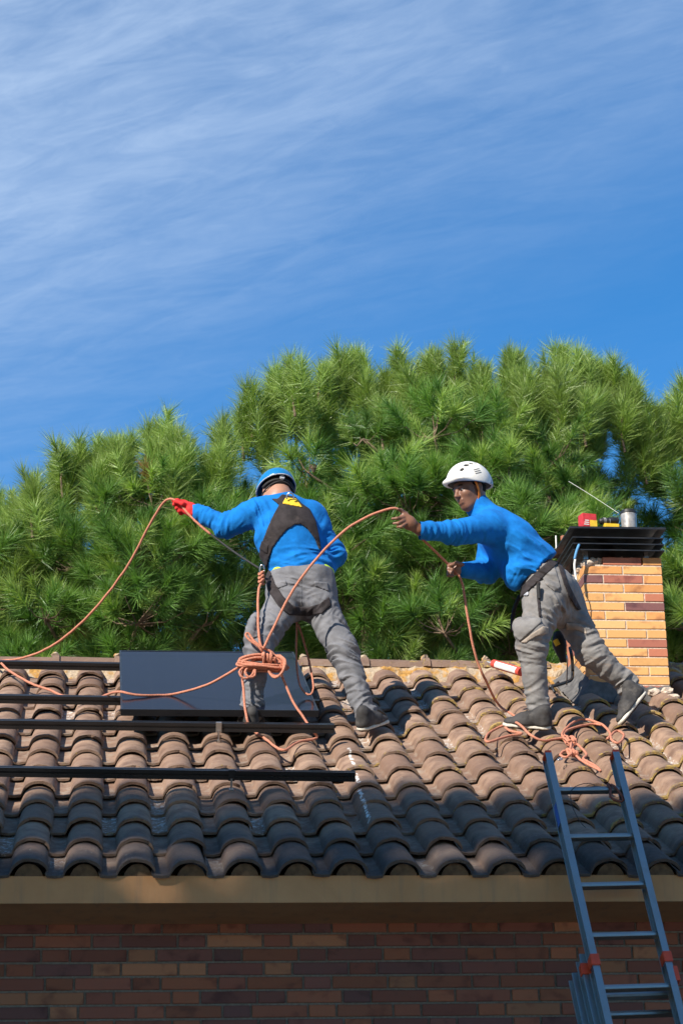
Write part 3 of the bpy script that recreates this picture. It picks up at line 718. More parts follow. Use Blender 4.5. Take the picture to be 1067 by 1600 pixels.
# sealant cartridge lying on the ridge
pa, pb_ = onroof(771, 1037, .075), onroof(814, 1050, .075); ct = link('sealant_cartridge', None, loc=pa); tag(ct, 'red and white sealant cartridge lying below the ridge', 'cartridge')
d = pb_-pa; L_ = np.linalg.norm(d); u_ = d/L_
MB().tube([d*0, u_*L_], .0265, 18).build('tube', mat_plain('red_label', (.62, .075, .045), .4, 0, .15, 40, .02), ct, smooth=False)
sd = unit(np.cross(u_, (0, -.35, 1))); up_ = np.cross(sd, u_)
if up_[2] < 0: up_ = -up_
pts = []
lab = MB(); V = []; fc = unit(CAM-pa); e1 = unit(fc-u_*(fc@u_)); e2 = np.cross(u_, e1)
for s_ in (.04, L_-.03):
    for a in np.linspace(-.75, .75, 7): V.append(u_*s_+.0270*(cos(a)*e1+sin(a)*e2))
lab.add(V, [(i, i+1, 8+i, 7+i) for i in range(6)]).build('white_label', wt, ct)
MB().tube([-u_*.001, -u_*.015, -u_*.016, -u_*.07], [.012, .011, .008, .003], 10).build('nozzle', mat_plain('nozzle_grey', (.35, .38, .42), .4), ct)
# black caulking gun lying on the tiles between the legs
ca, cb_ = onroof(873, 1072, .05), onroof(897, 1058, .05)
cg = link('caulking_gun', None, loc=ca); tag(cg, 'black metal sealant gun lying on the tiles beside the chimney foot', 'sealant gun')
go = np.array(ca)
MB().tube(catmull([onroof(858, 1074, .03)-go, onroof(884, 1066, .05)-go, onroof(893, 1060, .06)-go, onroof(894, 1045, .10)-go, at(893, 1028, 2.9)-go, at(890, 1012, 2.9)-go]), .010, 8).build('frame', M['black_plastic'], cg, smooth=True)
MB().tube([onroof(866, 1082, .02)-go, onroof(862, 1074, .03)-go, onroof(872, 1066, .05)-go], .008, 8).build('handle', M['black_plastic'], cg, smooth=True)
MB().tube([onroof(885, 1070, .05)-go, at(886, 1030, 2.88)-go, at(885, 1024, 2.88)-go], .004, 8).build('rod', M['steel'], cg, smooth=True)

# ================================================================ pine trees behind the house
def m_needles():
    n = NT('pine_needles'); a = n.node('ShaderNodeAttribute', attribute_name='tint'); n.L.new(a.outputs['Color'], n.b.inputs['Base Color'])
    n.b.inputs['Roughness'].default_value = 0.42; n.b.inputs['Specular IOR Level'].default_value = 0.45
    tr = n.node('ShaderNodeBsdfTranslucent'); mxc = n.mix(1.0, a.outputs['Color'], (1.25, 1.35, 0.55), 'MULTIPLY'); n.L.new(mxc, tr.inputs['Color'])
    ms = n.node('ShaderNodeMixShader'); ms.inputs[0].default_value = 0.30; n.L.new(n.b.outputs[0], ms.inputs[1]); n.L.new(tr.outputs[0], ms.inputs[2]); n.L.new(ms.outputs[0], n.out.inputs['Surface'])
    return n.m
M['needles'] = m_needles()
def in_poly(P, poly):
    x, y = P[:, 0], P[:, 1]; c = np.zeros(len(P), bool); n = len(poly)
    for i in range(n):
        (x1, y1), (x2, y2) = poly[i], poly[i-1]
        m = ((y1 > y) != (y2 > y)) & (x < (x2-x1)*(y-y1)/(y2-y1+1e-12)+x1); c ^= m
    return c
def at_many(P, Y):
    d = ((P[:, :1]-533.5)/FPX)*CR-((P[:, 1:2]-800)/FPX)*CU+CF; return CAM+d*((Y-CAM[1])/d[:, 1])[:, None]
def needles(o, ax, L, n, ln, w, col, rng):
    """brushes of needles: one row per brush (origin, axis, shoot length, needle length, colour)"""
    m = len(o); O = np.repeat(o, n, 0); A = np.repeat(ax, n, 0); t = rng.random(m*n)**0.8
    ph = np.radians(64-38*t+rng.normal(0, 11, m*n)); R = rng.normal(size=(m*n, 3)); R -= A*(R*A).sum(1)[:, None]; R /= np.linalg.norm(R, axis=1)[:, None]
    D = A*np.cos(ph)[:, None]+R*np.sin(ph)[:, None]; D[:, 2] -= 0.10; D /= np.linalg.norm(D, axis=1)[:, None]
    b = O+A*(np.repeat(L, n)*t)[:, None]; l = np.repeat(ln, n)*rng.uniform(.7, 1.15, m*n)
    S = np.cross(D, rng.normal(size=(m*n, 3))); S /= np.linalg.norm(S, axis=1)[:, None]
    tip = b+D*l[:, None]; tip[:, 2] -= 0.10*l
    V = np.stack([b-S*w/2, b+S*w/2, tip], 1).reshape(-1, 3)
    C = np.repeat(col, n, 0)*rng.uniform(.78, 1.25, (m*n, 1)); C = np.repeat(C, 3, 0); C = np.concatenate([C, np.ones((len(C), 1))], 1)
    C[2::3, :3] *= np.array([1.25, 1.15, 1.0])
    T = np.arange(len(V)).reshape(-1, 3); return V, T, C
def pine(label, poly, Y0, depth, n_lump, seed, trunk_px, extra_top=(), needle=.225, dens=1.0):
    rng = np.random.default_rng(seed); poly = np.array(poly, float); lo, hi = poly.min(0), poly.max(0)
    cen = (lo+hi)/2; half = (hi-lo)/2
    # foliage masses through the crown's volume, nearer to the viewer in its middle
    P = rng.uniform(lo, hi, (n_lump*14, 2)); P = P[in_poly(P, poly)]
    keep = []; 
    Yc = []
    for p in P:
        rho = min(1.0, math.hypot((p[0]-cen[0])/half[0]*.8, (p[1]-cen[1])/half[1]*.7)); y = Y0+rng.uniform(-1, 1)*depth*sqrt(max(.08, 1-rho*rho))
        if all((p[0]-q[0])**2+(p[1]-q[1])**2+((y-q[2])*150)**2 > 74**2 for q in keep): keep.append((p[0], p[1], y))
        if len(keep) >= n_lump: break
    Lp = np.array(keep); LC = at_many(Lp[:, :2], Lp[:, 2]); LR = rng.uniform(.20, .46, len(LC))*np.where(LC[:, 2] > np.percentile(LC[:, 2], 72), .68, 1.0)
    base = at(*trunk_px, Y0); base[2] = GROUND
    topc = LC[np.argsort(-LC[:, 2])[:5]].mean(0)
    tk = []; hgt = topc[2]-GROUND
    for t in np.linspace(0, 1, 12): tk.append(base*(1-t)+np.array([topc[0]*.6+base[0]*.4, Y0+.1, topc[2]])*t+np.array([.12*sin(t*5+seed), .1*cos(t*4), 0]))
    tk = np.array(tk); root = link('pine_tree', None, loc=base); tag(root, label, 'tree', 'pine trees behind the house')
    wood = MB(); wood.tube(tk-base, np.linspace(.17, .03, 12), 10)
    O, AX, LL, COLR = [], [], [], []
    g0, g1, g2 = np.array([.130, .250, .052]), np.array([.235, .350, .088]), np.array([.072, .165, .040])
    for c, r in zip(LC, LR):
        # limb from the trunk, twigs to every brush
        zi = np.clip((c[2]-.35*abs(np.hypot(*(c[:2]-base[:2])))-GROUND)/hgt, .1, .97); a = np.array([np.interp(zi, np.linspace(0, 1, 12), tk[:, k]) for k in range(3)])
        mid = (a+c)/2+np.array([rng.normal(0, .08), rng.normal(0, .08), -.10]); wood.tube(catmull([a-base, mid-base, c-base], .14), np.linspace(.042, .012, len(catmull([a, mid, c], .14))), 5)
        n = int(rng.uniform(20, 36)*dens*(r/.34)**2); d = rng.normal(size=(n, 3)); d /= np.linalg.norm(d, axis=1)[:, None]
        d[:, 2] = np.where(d[:, 2] < -.25, -d[:, 2]*.7, d[:, 2]); d /= np.linalg.norm(d, axis=1)[:, None]
        rr = r*rng.uniform(.45, 1.05, n); p = c+d*rr[:, None]*np.array([rng.uniform(.9, 1.35), rng.uniform(.9, 1.2), rng.uniform(.7, 1.15)])
        ax = d*.75+np.array([0, 0, .62])+rng.normal(0, .28, (n, 3)); ax /= np.linalg.norm(ax, axis=1)[:, None]
        for q in range(0, n, 2): wood.tube([c-base, (c*.4+p[q]*.6)-base-np.array([0, 0, .03]), p[q]-base+ax[q]*.05], [.008, .006, .004], 3, False)
        k = rng.random((n, 1)); young = rng.random((n, 1)) < .25
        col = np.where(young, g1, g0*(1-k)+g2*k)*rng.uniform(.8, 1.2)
        dead = rng.random((n, 1)) < .008; col = np.where(dead, np.array([.26, .15, .06]), col)
        O.append(p); AX.append(ax); LL.append(rng.uniform(.07, .28, n)); COLR.append(col)
    # upright leaders along the skyline and standing out of the masses
    more = [(px+rng.normal(0, 18), py+rng.uniform(12, 60), rng.normal(0, .5)) for (px, py, _) in extra_top for _k in range(2)]
    extra_top = list(extra_top)+more
    for (px, py, dy) in extra_top:
        tip = at(px, py+16, Y0+dy); n = 10
        for q in range(n):
            off = np.array([rng.normal(0, .05), rng.normal(0, .07), -abs(rng.normal(.12, .20))]) if q else np.zeros(3)
            o_ = tip+off; ax = unit(np.array([rng.normal(0, .18), rng.normal(0, .18), 1.0]))
            O.append((o_-ax*.16)[None]); AX.append(ax[None]); LL.append(np.array([.28])); COLR.append((g1*rng.uniform(.7, 1.05))[None])
        wood.tube([tip-base-np.array([0, 0, .38]), tip-base-np.array([.02, 0, .2]), tip-base], [.014, .010, .005], 5, False)
    O, AX, LL, COLR = map(np.concatenate, (O, AX, LL, COLR))
    V, T, C = needles(O, AX, LL, 150, np.full(len(O), needle)*rng.uniform(.58, 1.22, len(O)), .0066, COLR, rng)
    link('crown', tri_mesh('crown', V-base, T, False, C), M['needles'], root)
    tr = wood.build('trunk', M['bark'], root, smooth=True)
    # a few cones
    for q in rng.choice(len(LC), 4, replace=False):
        c = LC[q]+np.array([rng.normal(0, .1), -LR[q]*.8, rng.normal(0, .1)])-base
        MB().tube([c, c+[0, -.01, -.02], c+[0, -.015, -.05], c+[0, -.015, -.085]], [.008, .030, .028, .006], 8).build('cone', M['bark'], root, smooth=False)
    return len(T)
nt_ = 0
nt_ += pine('broad pine tree filling the lower left side behind the gloved worker',
     [(-60, 850), (0, 845), (40, 858), (90, 822), (150, 800), (210, 800), (250, 772), (295, 815), (340, 800), (365, 850), (390, 840), (400, 900), (400, 960), (405, 1075), (-60, 1075)],
     9.6, 1.15, 62, 3, (190, 1000), [(265, 655, 0), (240, 665, .2), (348, 662, -.1), (150, 690, .3), (100, 700, 0), (180, 690, -.2), (205, 688, .1), (55, 745, 0), (125, 692, .1), (300, 690, .2), (20, 772, 0)])
nt_ += pine('tall pine tree rising highest between the two workers',
     [(460, 1075), (450, 900), (470, 820), (475, 730), (485, 740), (505, 705), (540, 662), (590, 700), (635, 670), (690, 660), (745, 700), (790, 668), (840, 692), (885, 668), (918, 700), (940, 740), (950, 750), (940, 820), (940, 900), (960, 1075)],
     10.0, 1.35, 96, 5, (750, 900), [(448, 560, 0), (470, 590, .2), (428, 590, .1), (418, 625, 0), (530, 548, 0), (560, 552, .2), (500, 575, -.1), (625, 545, 0), (600, 590, .1), (655, 570, .2), (675, 550, 0), (712, 545, -.1), (740, 565, .2), (790, 548, 0), (815, 560, .1), (855, 560, 0),
      (880, 548, .2), (905, 550, 0), (955, 570, .1), (985, 585, 0), (930, 570, .2), (1000, 620, 0)])
nt_ += pine('pine tree at the right edge beyond the chimney',
     [(1030, 1075), (1035, 860), (1050, 760), (1055, 745), (1070, 715), (1100, 690), (1150, 685), (1220, 730), (1260, 870), (1250, 1075)],
     10.3, 1.0, 34, 9, (1120, 900), [(1067, 600, 0), (1045, 625, .1), (1025, 640, 0), (1090, 610, .2), (1120, 600, 0)])
nt_ += pine('small pine top showing at the far left edge',
     [(-230, 1075), (-220, 950), (-180, 860), (-110, 830), (-70, 840), (-55, 880), (-60, 960), (-50, 1075)],
     10.6, .8, 16, 13, (-120, 960), [(-4, 770, 0), (-60, 755, 0), (-100, 750, .1)])
# ================================================================ clipped trees behind the viewer whose shade lies on the wall and the lowest tiles
HD_D = 19.0
hb = np.array([1.5, 0.78, 0.385])-LDIR*(HD_D/math.hypot(LDIR[0], LDIR[1]))
hedge = link('cypress_hedge', None, loc=(hb[0], hb[1], GROUND)); tag(hedge, 'tall clipped hedge on bare trunks facing the house across the garden', 'hedge')
rng = np.random.default_rng(21); top = hb[2]-GROUND; HO = np.array([hb[0], hb[1], GROUND])
for x in np.arange(-13.5, 13.6, 3.0):
    MB().tube(catmull([(x, 0, 0), (x+.05, .03, top*.5), (x, 0, top-1.0)], .5), .11, 8).build('trunk', M['bark'], hedge, smooth=True)
core = MB().box(-13, 17, -.45, .45, 5.2, top-2.2).build('inner_growth', M['bark'], hedge)
n = 60000; xx = rng.uniform(-13, 17, n); prof_ = top-.02+.10*np.sin(xx*2.1+1)+.07*np.sin(xx*5.3)+.05*np.sin(xx*11.7)
dz = np.where(rng.random(n) < .72, rng.random(n)**1.1*2.6, rng.random(n)*(top-5.0))
yy_ = np.where(dz < 2.4, rng.uniform(-.7, .7, n), np.sign(rng.normal(size=n))*rng.uniform(.45, .7, n))
O = np.stack([xx, yy_, prof_-dz-.08], 1)
ax = unit(np.array([0, 0, 1.0]))+rng.normal(0, .5, (n, 3)); ax /= np.linalg.norm(ax, axis=1)[:, None]
# gaps in the leaves that let spots of sun through
hr = np.random.default_rng(8)
dap = [(hr.uniform(-20, 1090), hr.uniform(1475, 1600), .62, hr.uniform(.02, .10)) for _ in range(30)]+[(hr.uniform(760, 900), hr.uniform(1500, 1560), .62, .09) for _ in range(6)]+[(hr.uniform(230, 340), hr.uniform(1485, 1545), .62, .07) for _ in range(4)]
for (px, py, Y, r) in dap+[(242, 1400, .036, .10), (845, 1398, .036, .10), (285, 1505, .62, .10), (300, 1528, .62, .06), (840, 1515, .62, .10), (790, 1545, .62, .08), (660, 1545, .62, .07), (300, 1255, .75, .06)]:
    P0 = at(px, py, Y)-HO; q = O-P0; tt = q@LDIR; dist = np.linalg.norm(q-tt[:, None]*LDIR, axis=1); kp = dist > r*.55+.055; O, ax = O[kp], ax[kp]
n = len(O)
V, T, C = needles(O, ax, np.full(n, .10), 9, np.full(n, .12), .09, np.tile(np.array([[.05, .09, .025]]), (n, 1)), rng)
link('crown', tri_mesh('crown', V, T, False, C), M['needles'], hedge)
# ================================================================ people: bodies and clothes grown as continuous surfaces
_LAT = np.random.default_rng(5).uniform(-1, 1, (32, 32, 32)).astype(np.float32)
def vnoise(p):
    i = np.floor(p).astype(np.int32); f = (p-i).astype(np.float32); f = f*f*(3-2*f); i &= 31; j = (i+1) & 31
    x0, y0, z0 = i[..., 0], i[..., 1], i[..., 2]; x1, y1, z1 = j[..., 0], j[..., 1], j[..., 2]; fx, fy, fz = f[..., 0], f[..., 1], f[..., 2]
    a = _LAT[x0, y0, z0]*(1-fx)+_LAT[x1, y0, z0]*fx; b = _LAT[x0, y1, z0]*(1-fx)+_LAT[x1, y1, z0]*fx
    c = _LAT[x0, y0, z1]*(1-fx)+_LAT[x1, y0, z1]*fx; d = _LAT[x0, y1, z1]*(1-fx)+_LAT[x1, y1, z1]*fx
    return (a*(1-fy)+b*fy)*(1-fz)+(c*(1-fy)+d*fy)*fz
def smin(a, b, k):
    h = np.clip(.5+.5*(b-a)/k, 0, 1); return b*(1-h)+a*h-k*h*(1-h)
class Field:
    def __init__(s, lo, hi, h, far=.25):
        s.h = h; s.lo = np.asarray(lo, float); s.n = np.ceil((np.asarray(hi)-s.lo)/h).astype(int)+1; s.D = np.full(s.n, far, np.float32)
    def sl(s, lo, hi):
        a = np.clip(np.floor((np.asarray(lo)-s.lo)/s.h).astype(int), 0, s.n-1); b = np.clip(np.ceil((np.asarray(hi)-s.lo)/s.h).astype(int)+1, 1, s.n)
        return tuple(slice(x, y) for x, y in zip(a, b))
    def pts(s, q):
        g = np.meshgrid(*[np.arange(t.start, t.stop) for t in q], indexing='ij'); return (np.stack(g, -1)*s.h+s.lo).astype(np.float32)
    def put(s, fn, lo, hi, k=.02, op='add'):
        q = s.sl(np.asarray(lo)-k-.015, np.asarray(hi)+k+.015); p = s.pts(q)
        if p.size == 0: return s
        d = fn(p); D = s.D[q]
        s.D[q] = smin(D, d, k) if op == 'add' else -smin(-D, d, k)
        return s
    def cap(s, a, b, ra, rb=None, k=.03, flat=None, fax=None, op='add'):
        """tapered limb from a to b; flat < 1 squeezes it along the direction fax"""
        a = np.asarray(a, float); b = np.asarray(b, float); rb = ra if rb is None else rb; ab = b-a; L2 = max(1e-9, ab@ab); R = max(ra, rb)
        fx = None if fax is None else unit(fax)
        def fn(p):
            q = p-a.astype(np.float32); t = np.clip(q@ab.astype(np.float32)/L2, 0, 1); q = q-t[..., None]*ab.astype(np.float32); r = ra+(rb-ra)*t
            if fx is not None:
                c = q@fx.astype(np.float32); l2 = (q*q).sum(-1)-c*c; d = np.sqrt(np.maximum(0, l2)+(c/flat)**2)-r; return d*np.where(d < 0, flat, .5+.5*flat)
            return np.sqrt((q*q).sum(-1))-r
        return s.put(fn, np.minimum(a, b)-R, np.maximum(a, b)+R, k, op)
    def ell(s, c, ax, rad, k=.02, op='add'):
        c = np.asarray(c, float); A = np.array([unit(x) for x in ax]); rad = np.asarray(rad, float); R = rad.max()
        def fn(p):
            q = ((p-c.astype(np.float32))@A.T.astype(np.float32)); k0 = np.sqrt(((q/rad)**2).sum(-1)); k1 = np.sqrt(((q/rad**2)**2).sum(-1))+1e-9
            return k0*(k0-1)/k1
        return s.put(fn, c-R, c+R, k, op)
    def plane(s, p0, n):
        """keep the side that n points away from"""
        q = tuple(slice(0, x) for x in s.n); n = unit(n); g = [np.arange(x)*s.h+l for x, l in zip(s.n, s.lo)]
        d = ((g[0]-p0[0])*n[0])[:, None, None]+((g[1]-p0[1])*n[1])[None, :, None]+((g[2]-p0[2])*n[2])[None, None, :]
        s.D = np.maximum(s.D, d.astype(np.float32)); return s
    def ruffle(s, specs, base=.0, bscale=14.0, stretch=(1, 1, 1), crease=0.0):
        """cloth folds: waves around given spots, bent by noise, plus soft unevenness"""
        I = np.argwhere(np.abs(s.D) < .035); p = (I*s.h+s.lo).astype(np.float32); d = np.zeros(len(p), np.float32)
        nz = vnoise(p*9+3); n2 = vnoise(p*23+11)
        if base: d += base*(vnoise(p*np.array(stretch, np.float32)*bscale)+.5*vnoise(p*np.array(stretch, np.float32)*bscale*2.1+7))
        if crease:
            st = p@np.array([[.8, .2, .5], [-.3, 1, .1], [-.5, 0, .9]], np.float32).T; cr_ = np.abs(vnoise(st*np.array([9, 9, 26], np.float32)+2)); d += crease*np.maximum(0, 1-cr_*7)*np.clip(.3+2*vnoise(p*6+8), 0, 1)
            st = p@np.array([[.8, .2, -.5], [.3, 1, .1], [.5, 0, .9]], np.float32).T; cr_ = np.abs(vnoise(st*np.array([10, 10, 30], np.float32)+5)); d += crease*.9*np.maximum(0, 1-cr_*7)*np.clip(.2+2*vnoise(p*7+1), 0, 1)
        for c, r, dr, lam, amp in specs:
            q = p-np.asarray(c, np.float32); m = np.exp(-(q*q).sum(1)/r**2); k = m > .03
            e0 = unit(dr); e1 = unit(np.cross(e0, (.31, .87, .2))); e2 = np.cross(e0, e1); qq = q[k]
            g = np.stack([qq@e0.astype(np.float32)*(1.25/lam)+.5*nz[k], qq@e1.astype(np.float32)*(.30/lam), qq@e2.astype(np.float32)*(.30/lam)], 1)+np.asarray(c, np.float32)*17
            w = 1-2.6*np.abs(vnoise(g.astype(np.float32))); d[k] -= amp*2.0*m[k]*(np.maximum(w, -.6)+.5*(1-2.6*np.abs(vnoise(g*1.9+4))))
        s.D[I[:, 0], I[:, 1], I[:, 2]] += d; return s
    def mesh(s, name, origin=(0, 0, 0), smooth_iter=1):
        return nets(s.D, s.lo, s.h, name, origin, smooth_iter)
def nets(D, lo, h, name, origin, smooth_iter=1):
    ins = D < 0; n = D.shape
    cnt = np.zeros(tuple(x-1 for x in n), np.int8)
    for i in (0, 1):
        for j in (0, 1):
            for k in (0, 1): cnt += ins[i:n[0]-1+i, j:n[1]-1+j, k:n[2]-1+k]
    C = np.argwhere((cnt > 0) & (cnt < 8)); idx = np.full(cnt.shape, -1, np.int32); idx[C[:, 0], C[:, 1], C[:, 2]] = np.arange(len(C))
    acc = np.zeros((len(C), 3)); num = np.zeros(len(C))
    cor = [(i, j, k) for i in (0, 1) for j in (0, 1) for k in (0, 1)]
    val = {c: D[C[:, 0]+c[0], C[:, 1]+c[1], C[:, 2]+c[2]].astype(float) for c in cor}
    for c in cor:
        for ax in range(3):
            if c[ax] == 0:
                e = list(c); e[ax] = 1; e = tuple(e); a, b = val[c], val[e]; m = (a < 0) != (b < 0); t = np.where(m, a/(a-b+1e-12), 0)
                pt = np.array(c, float)[None]+np.zeros((len(C), 3)); pt[:, ax] += t; acc[m] += pt[m]; num[m] += 1
    V = (C+acc/num[:, None])*h+lo-np.asarray(origin); Q = []
    for ax in range(3):
        u, w = [(1, 2), (2, 0), (0, 1)][ax]; s0 = [slice(None)]*3; s1 = [slice(None)]*3; s0[ax] = slice(0, -1); s1[ax] = slice(1, None)
        A, B = ins[tuple(s0)], ins[tuple(s1)]; E = np.argwhere(A != B); E = E[(E[:, u] > 0) & (E[:, w] > 0) & (E[:, u] < n[u]-1) & (E[:, w] < n[w]-1)]
        f = A[E[:, 0], E[:, 1], E[:, 2]]
        def g(du, dw):
            e = E.copy(); e[:, u] -= du; e[:, w] -= dw; return idx[e[:, 0], e[:, 1], e[:, 2]]
        q = np.stack([g(1, 1), g(0, 1), g(0, 0), g(1, 0)], 1); q[~f] = q[~f][:, ::-1]; Q.append(q)
    Q = np.concatenate(Q); Q = Q[(Q >= 0).all(1)]
    for _ in range(smooth_iter):
        S = np.zeros_like(V); c = np.zeros(len(V))
        for a in range(4):
            for b in ((a+1) % 4, (a+3) % 4): np.add.at(S, Q[:, a], V[Q[:, b]]); np.add.at(c, Q[:, a], 1)
        V = .5*V+.5*S/np.maximum(1, c)[:, None]
    return tri_mesh(name, V, Q, True)
def poly_sd(X, Y, poly):
    """signed distance to a polygon in photograph pixels (negative inside)"""
    d = np.full(X.shape, 1e9); ins = np.zeros(X.shape, bool); n = len(poly)
    for i in range(n):
        x1, y1 = poly[i]; x2, y2 = poly[i-1]; ex_, ey_ = x2-x1, y2-y1; wx, wy = X-x1, Y-y1
        t = np.clip((wx*ex_+wy*ey_)/(ex_*ex_+ey_*ey_+1e-9), 0, 1); d = np.minimum(d, (wx-ex_*t)**2+(wy-ey_*t)**2)
        ins ^= ((y1 > Y) != (y2 > Y)) & (X < (x2-x1)*(Y-y1)/(y2-y1+1e-12)+x1)
    d = np.sqrt(d); return np.where(ins, -d, d)
def patch(F, poly, Y0, Y1, thick, name, mat, parent, origin, under=.006):
    """webbing or cloth worn on a garment: a layer over the part of its surface inside the outline, between two depths"""
    c = np.concatenate([[at(x, y, Y) for x, y in poly] for Y in (Y0, Y1)]); q = F.sl(c.min(0)-.03, c.max(0)+.03); p = F.pts(q).astype(float)
    d = p-CAM; w = d@CF; X = 533.5+FPX*(d@CR)/w; Yp = 800-FPX*(d@CU)/w; sd = poly_sd(X, Yp, poly)/275.0; D = F.D[q]
    E = np.maximum(np.maximum(D-thick, -(D+under)), np.maximum(sd, np.maximum(Y0-p[..., 1], p[..., 1]-Y1))).astype(np.float32)
    E[[0, -1]] = .05; E[:, [0, -1]] = .05; E[:, :, [0, -1]] = .05
    lo = F.lo+np.array([t.start for t in q])*F.h
    me = nets(E, lo, F.h, name, origin, 1); bm = bmesh.new(); bm.from_mesh(me); seen = set(); isl = []
    for v in bm.verts:                      # keep the one largest piece
        if v in seen: continue
        st, grp = [v], []; seen.add(v)
        while st:
            x = st.pop(); grp.append(x)
            for e in x.link_edges:
                y = e.other_vert(x)
                if y not in seen: seen.add(y); st.append(y)
        isl.append(grp)
    isl.sort(key=len)
    for grp in isl[:-1]: bmesh.ops.delete(bm, geom=grp, context='VERTS')
    bm.to_mesh(me); bm.free(); me.shade_smooth()
    return link(name, me, mat, parent)

def m_cloth(name, col, weave=700, var=.2, rough=.9, sheen=.3, dirt=None, bump=.25):
    n = NT(name); a = n.noise(weave, 2, .5); b = n.noise(14, 5, .6, .3); c = n.noise(55, 4, .6)
    k = n.mix(n.remap(b, .35, .7), tuple(x*(1+var*.4) for x in col), tuple(x*(1-var) for x in col)); k = n.mix(n.remap(c, .5, .8, 0, .35), k, tuple(x*(1-var*1.4) for x in col))
    if dirt: k = n.mix(n.remap(n.noise(9, 6, .7, .6), .56, .72, 0, .75), k, dirt)
    n.bump(n.math('ADD', n.math('MULTIPLY', a, .35), n.math('ADD', c, n.math('MULTIPLY', b, .6))), bump, .006)
    n.b.inputs['Sheen Weight'].default_value = sheen; n.b.inputs['Sheen Roughness'].default_value = .4; n.b.inputs['Sheen Tint'].default_value = (*[min(1, x*1.5+.05) for x in col], 1)
    return n.fin(k, rough, 0, .25)
def m_skin(name, col):
    n = NT(name); a = n.noise(60, 5, .6); b = n.noise(12, 3); k = n.mix(n.remap(b, .3, .7), col, tuple(x*.78 for x in col)); k = n.mix(n.remap(a, .55, .8, 0, .3), k, tuple(x*.6 for x in col))
    n.b.inputs['Subsurface Weight'].default_value = .08; n.b.inputs['Subsurface Radius'].default_value = (.012, .005, .003); n.b.inputs['Subsurface Scale'].default_value = .5
    n.bump(a, .12, .002); return n.fin(k, .46, 0, .45)
M['blue_fleece'] = m_cloth('blue_fleece', (.005, .160, .500), 900, .18, .95, .25)
M['grey_twill'] = m_cloth('grey_twill', (.168, .168, .180), 900, .22, .9, .15)
M['grey_twill_worn'] = m_cloth('grey_twill_worn', (.205, .195, .188), 900, .2, .9, .15, (.30, .22, .16))
M['harness'] = m_cloth('harness_webbing', (.032, .026, .027), 500, .4, .8, .2, (.07, .055, .05))
M['yellow_cloth'] = m_cloth('yellow_cloth', (.78, .50, .04), 500, .1, .8, .1)
M['lime'] = m_cloth('lime_cloth', (.50, .75, .04), 700, .1, .8, .1)
M['tan_cloth'] = m_cloth('tan_cloth', (.33, .275, .225), 700, .2, .9, .1)
M['red_glove'] = m_cloth('red_glove', (.62, .030, .030), 700, .25, .8, .2, (.28, .05, .04))
M['shoe'] = m_cloth('shoe_upper', (.050, .047, .046), 500, .4, .7, .05, (.13, .115, .10))
M['sole'] = mat_plain('sole_rubber', (.58, .54, .46), .7, 0, .2, 60, .1); M['dark_sole'] = mat_plain('dark_sole', (.030, .028, .027), .75, 0, .3, 90, .8)
M['skin_dark'] = m_skin('skin_dark', (.235, .110, .066)); M['skin_tan'] = m_skin('skin_tan', (.42, .225, .150))
M['hair'] = mat_plain('hair', (.010, .008, .007), .9, 0, .4, 220, .8, .15)
M['helmet_blue'] = mat_plain('helmet_blue', (.012, .185, .440), .30, 0, .12, 12, .02); M['helmet_white'] = mat_plain('helmet_white', (.76, .73, .67), .32, 0, .06, 14, .02)
M['helmet_grey'] = mat_plain('helmet_grey', (.42, .43, .46), .35, 0, .08, 14, .02)
M['orange_strap'] = m_cloth('orange_strap', (.80, .22, .03), 500, .15, .7, .1)
M['foam'] = mat_plain('dark_foam', (.022, .021, .021), .8, 0, .2, 90, .2)

def shoe(heel, toe, up, parent, origin, flip=False):
    """low work shoe: dark upper, pale midsole, dark tread"""
    heel, toe, up = map(lambda v: np.asarray(v, float), (heel, toe, up)); f = unit(toe-heel); up = unit(up-f*(up@f)); sd = np.cross(f, up); L = np.linalg.norm(toe-heel)
    c = (heel+toe)/2+up*.06; F = Field(c-.22, c+.22, .0055)
    F.cap(heel+f*.045+up*.052, heel+f*.045+up*.105, .040, .042, .02, .86, sd); F.cap(heel+f*.045+up*.045, heel+f*(L*.55)+up*.045, .040, .041, .03, .95, sd)
    F.cap(heel+f*.08+up*.085, heel+f*(L*.62)+up*.052, .034, .034, .03); F.cap(heel+f*(L*.55)+up*.036, heel+f*(L-.045)+up*.034, .042, .036, .03, .72, up)
    F.ruffle([(heel+f*L*.5+up*.06, .06, f, .018, .0022)], .0012, 40)
    G = Field(c-.22, c+.22, .0055); G.cap(heel+f*.042+up*.020, toe-f*.045+up*.020, .040, .043, .01, .46, up); G.plane(heel, -up); 
    T = Field(c-.22, c+.22, .0055); T.D = G.D.copy(); T.plane(heel+up*.011, up); G.plane(heel+up*.012, -up); G.plane(heel+up*.034, up); F.plane(heel+up*.031, -up)
    # tread bars cut into the outsole
    q = tuple(slice(0, x) for x in T.n); p = T.pts(q)-heel.astype(np.float32); w = np.sin((p@f.astype(np.float32))*2*pi/.026+np.sin((p@sd.astype(np.float32))*60)); T.D = np.where((p@up.astype(np.float32)) < .005, np.maximum(T.D, (w-.55).astype(np.float32)*.006), T.D)
    s = link('shoe', F.mesh('shoe', origin), M['shoe'], parent); link('midsole', G.mesh('midsole', origin), M['sole'], s); link('tread', T.mesh('tread', origin), M['dark_sole'], s)
    # laces
    for k in range(4):
        b = heel+f*(.105+.022*k)+up*(.108-.013*k)-origin; MB().tube([b-sd*.022-up*.004, b, b+sd*.022-up*.004], .0028, 5).build('lace', M['sole'] if k % 2 else M['foam'], s, smooth=True)
    return s
def fingers(F, chains, r0=.0095, r1=.0075, k=.006):
    for ch in chains:
        n = len(ch)-1
        for i in range(n): F.cap(ch[i], ch[i+1], r0+(r1-r0)*i/n, r0+(r1-r0)*(i+1)/n, k)
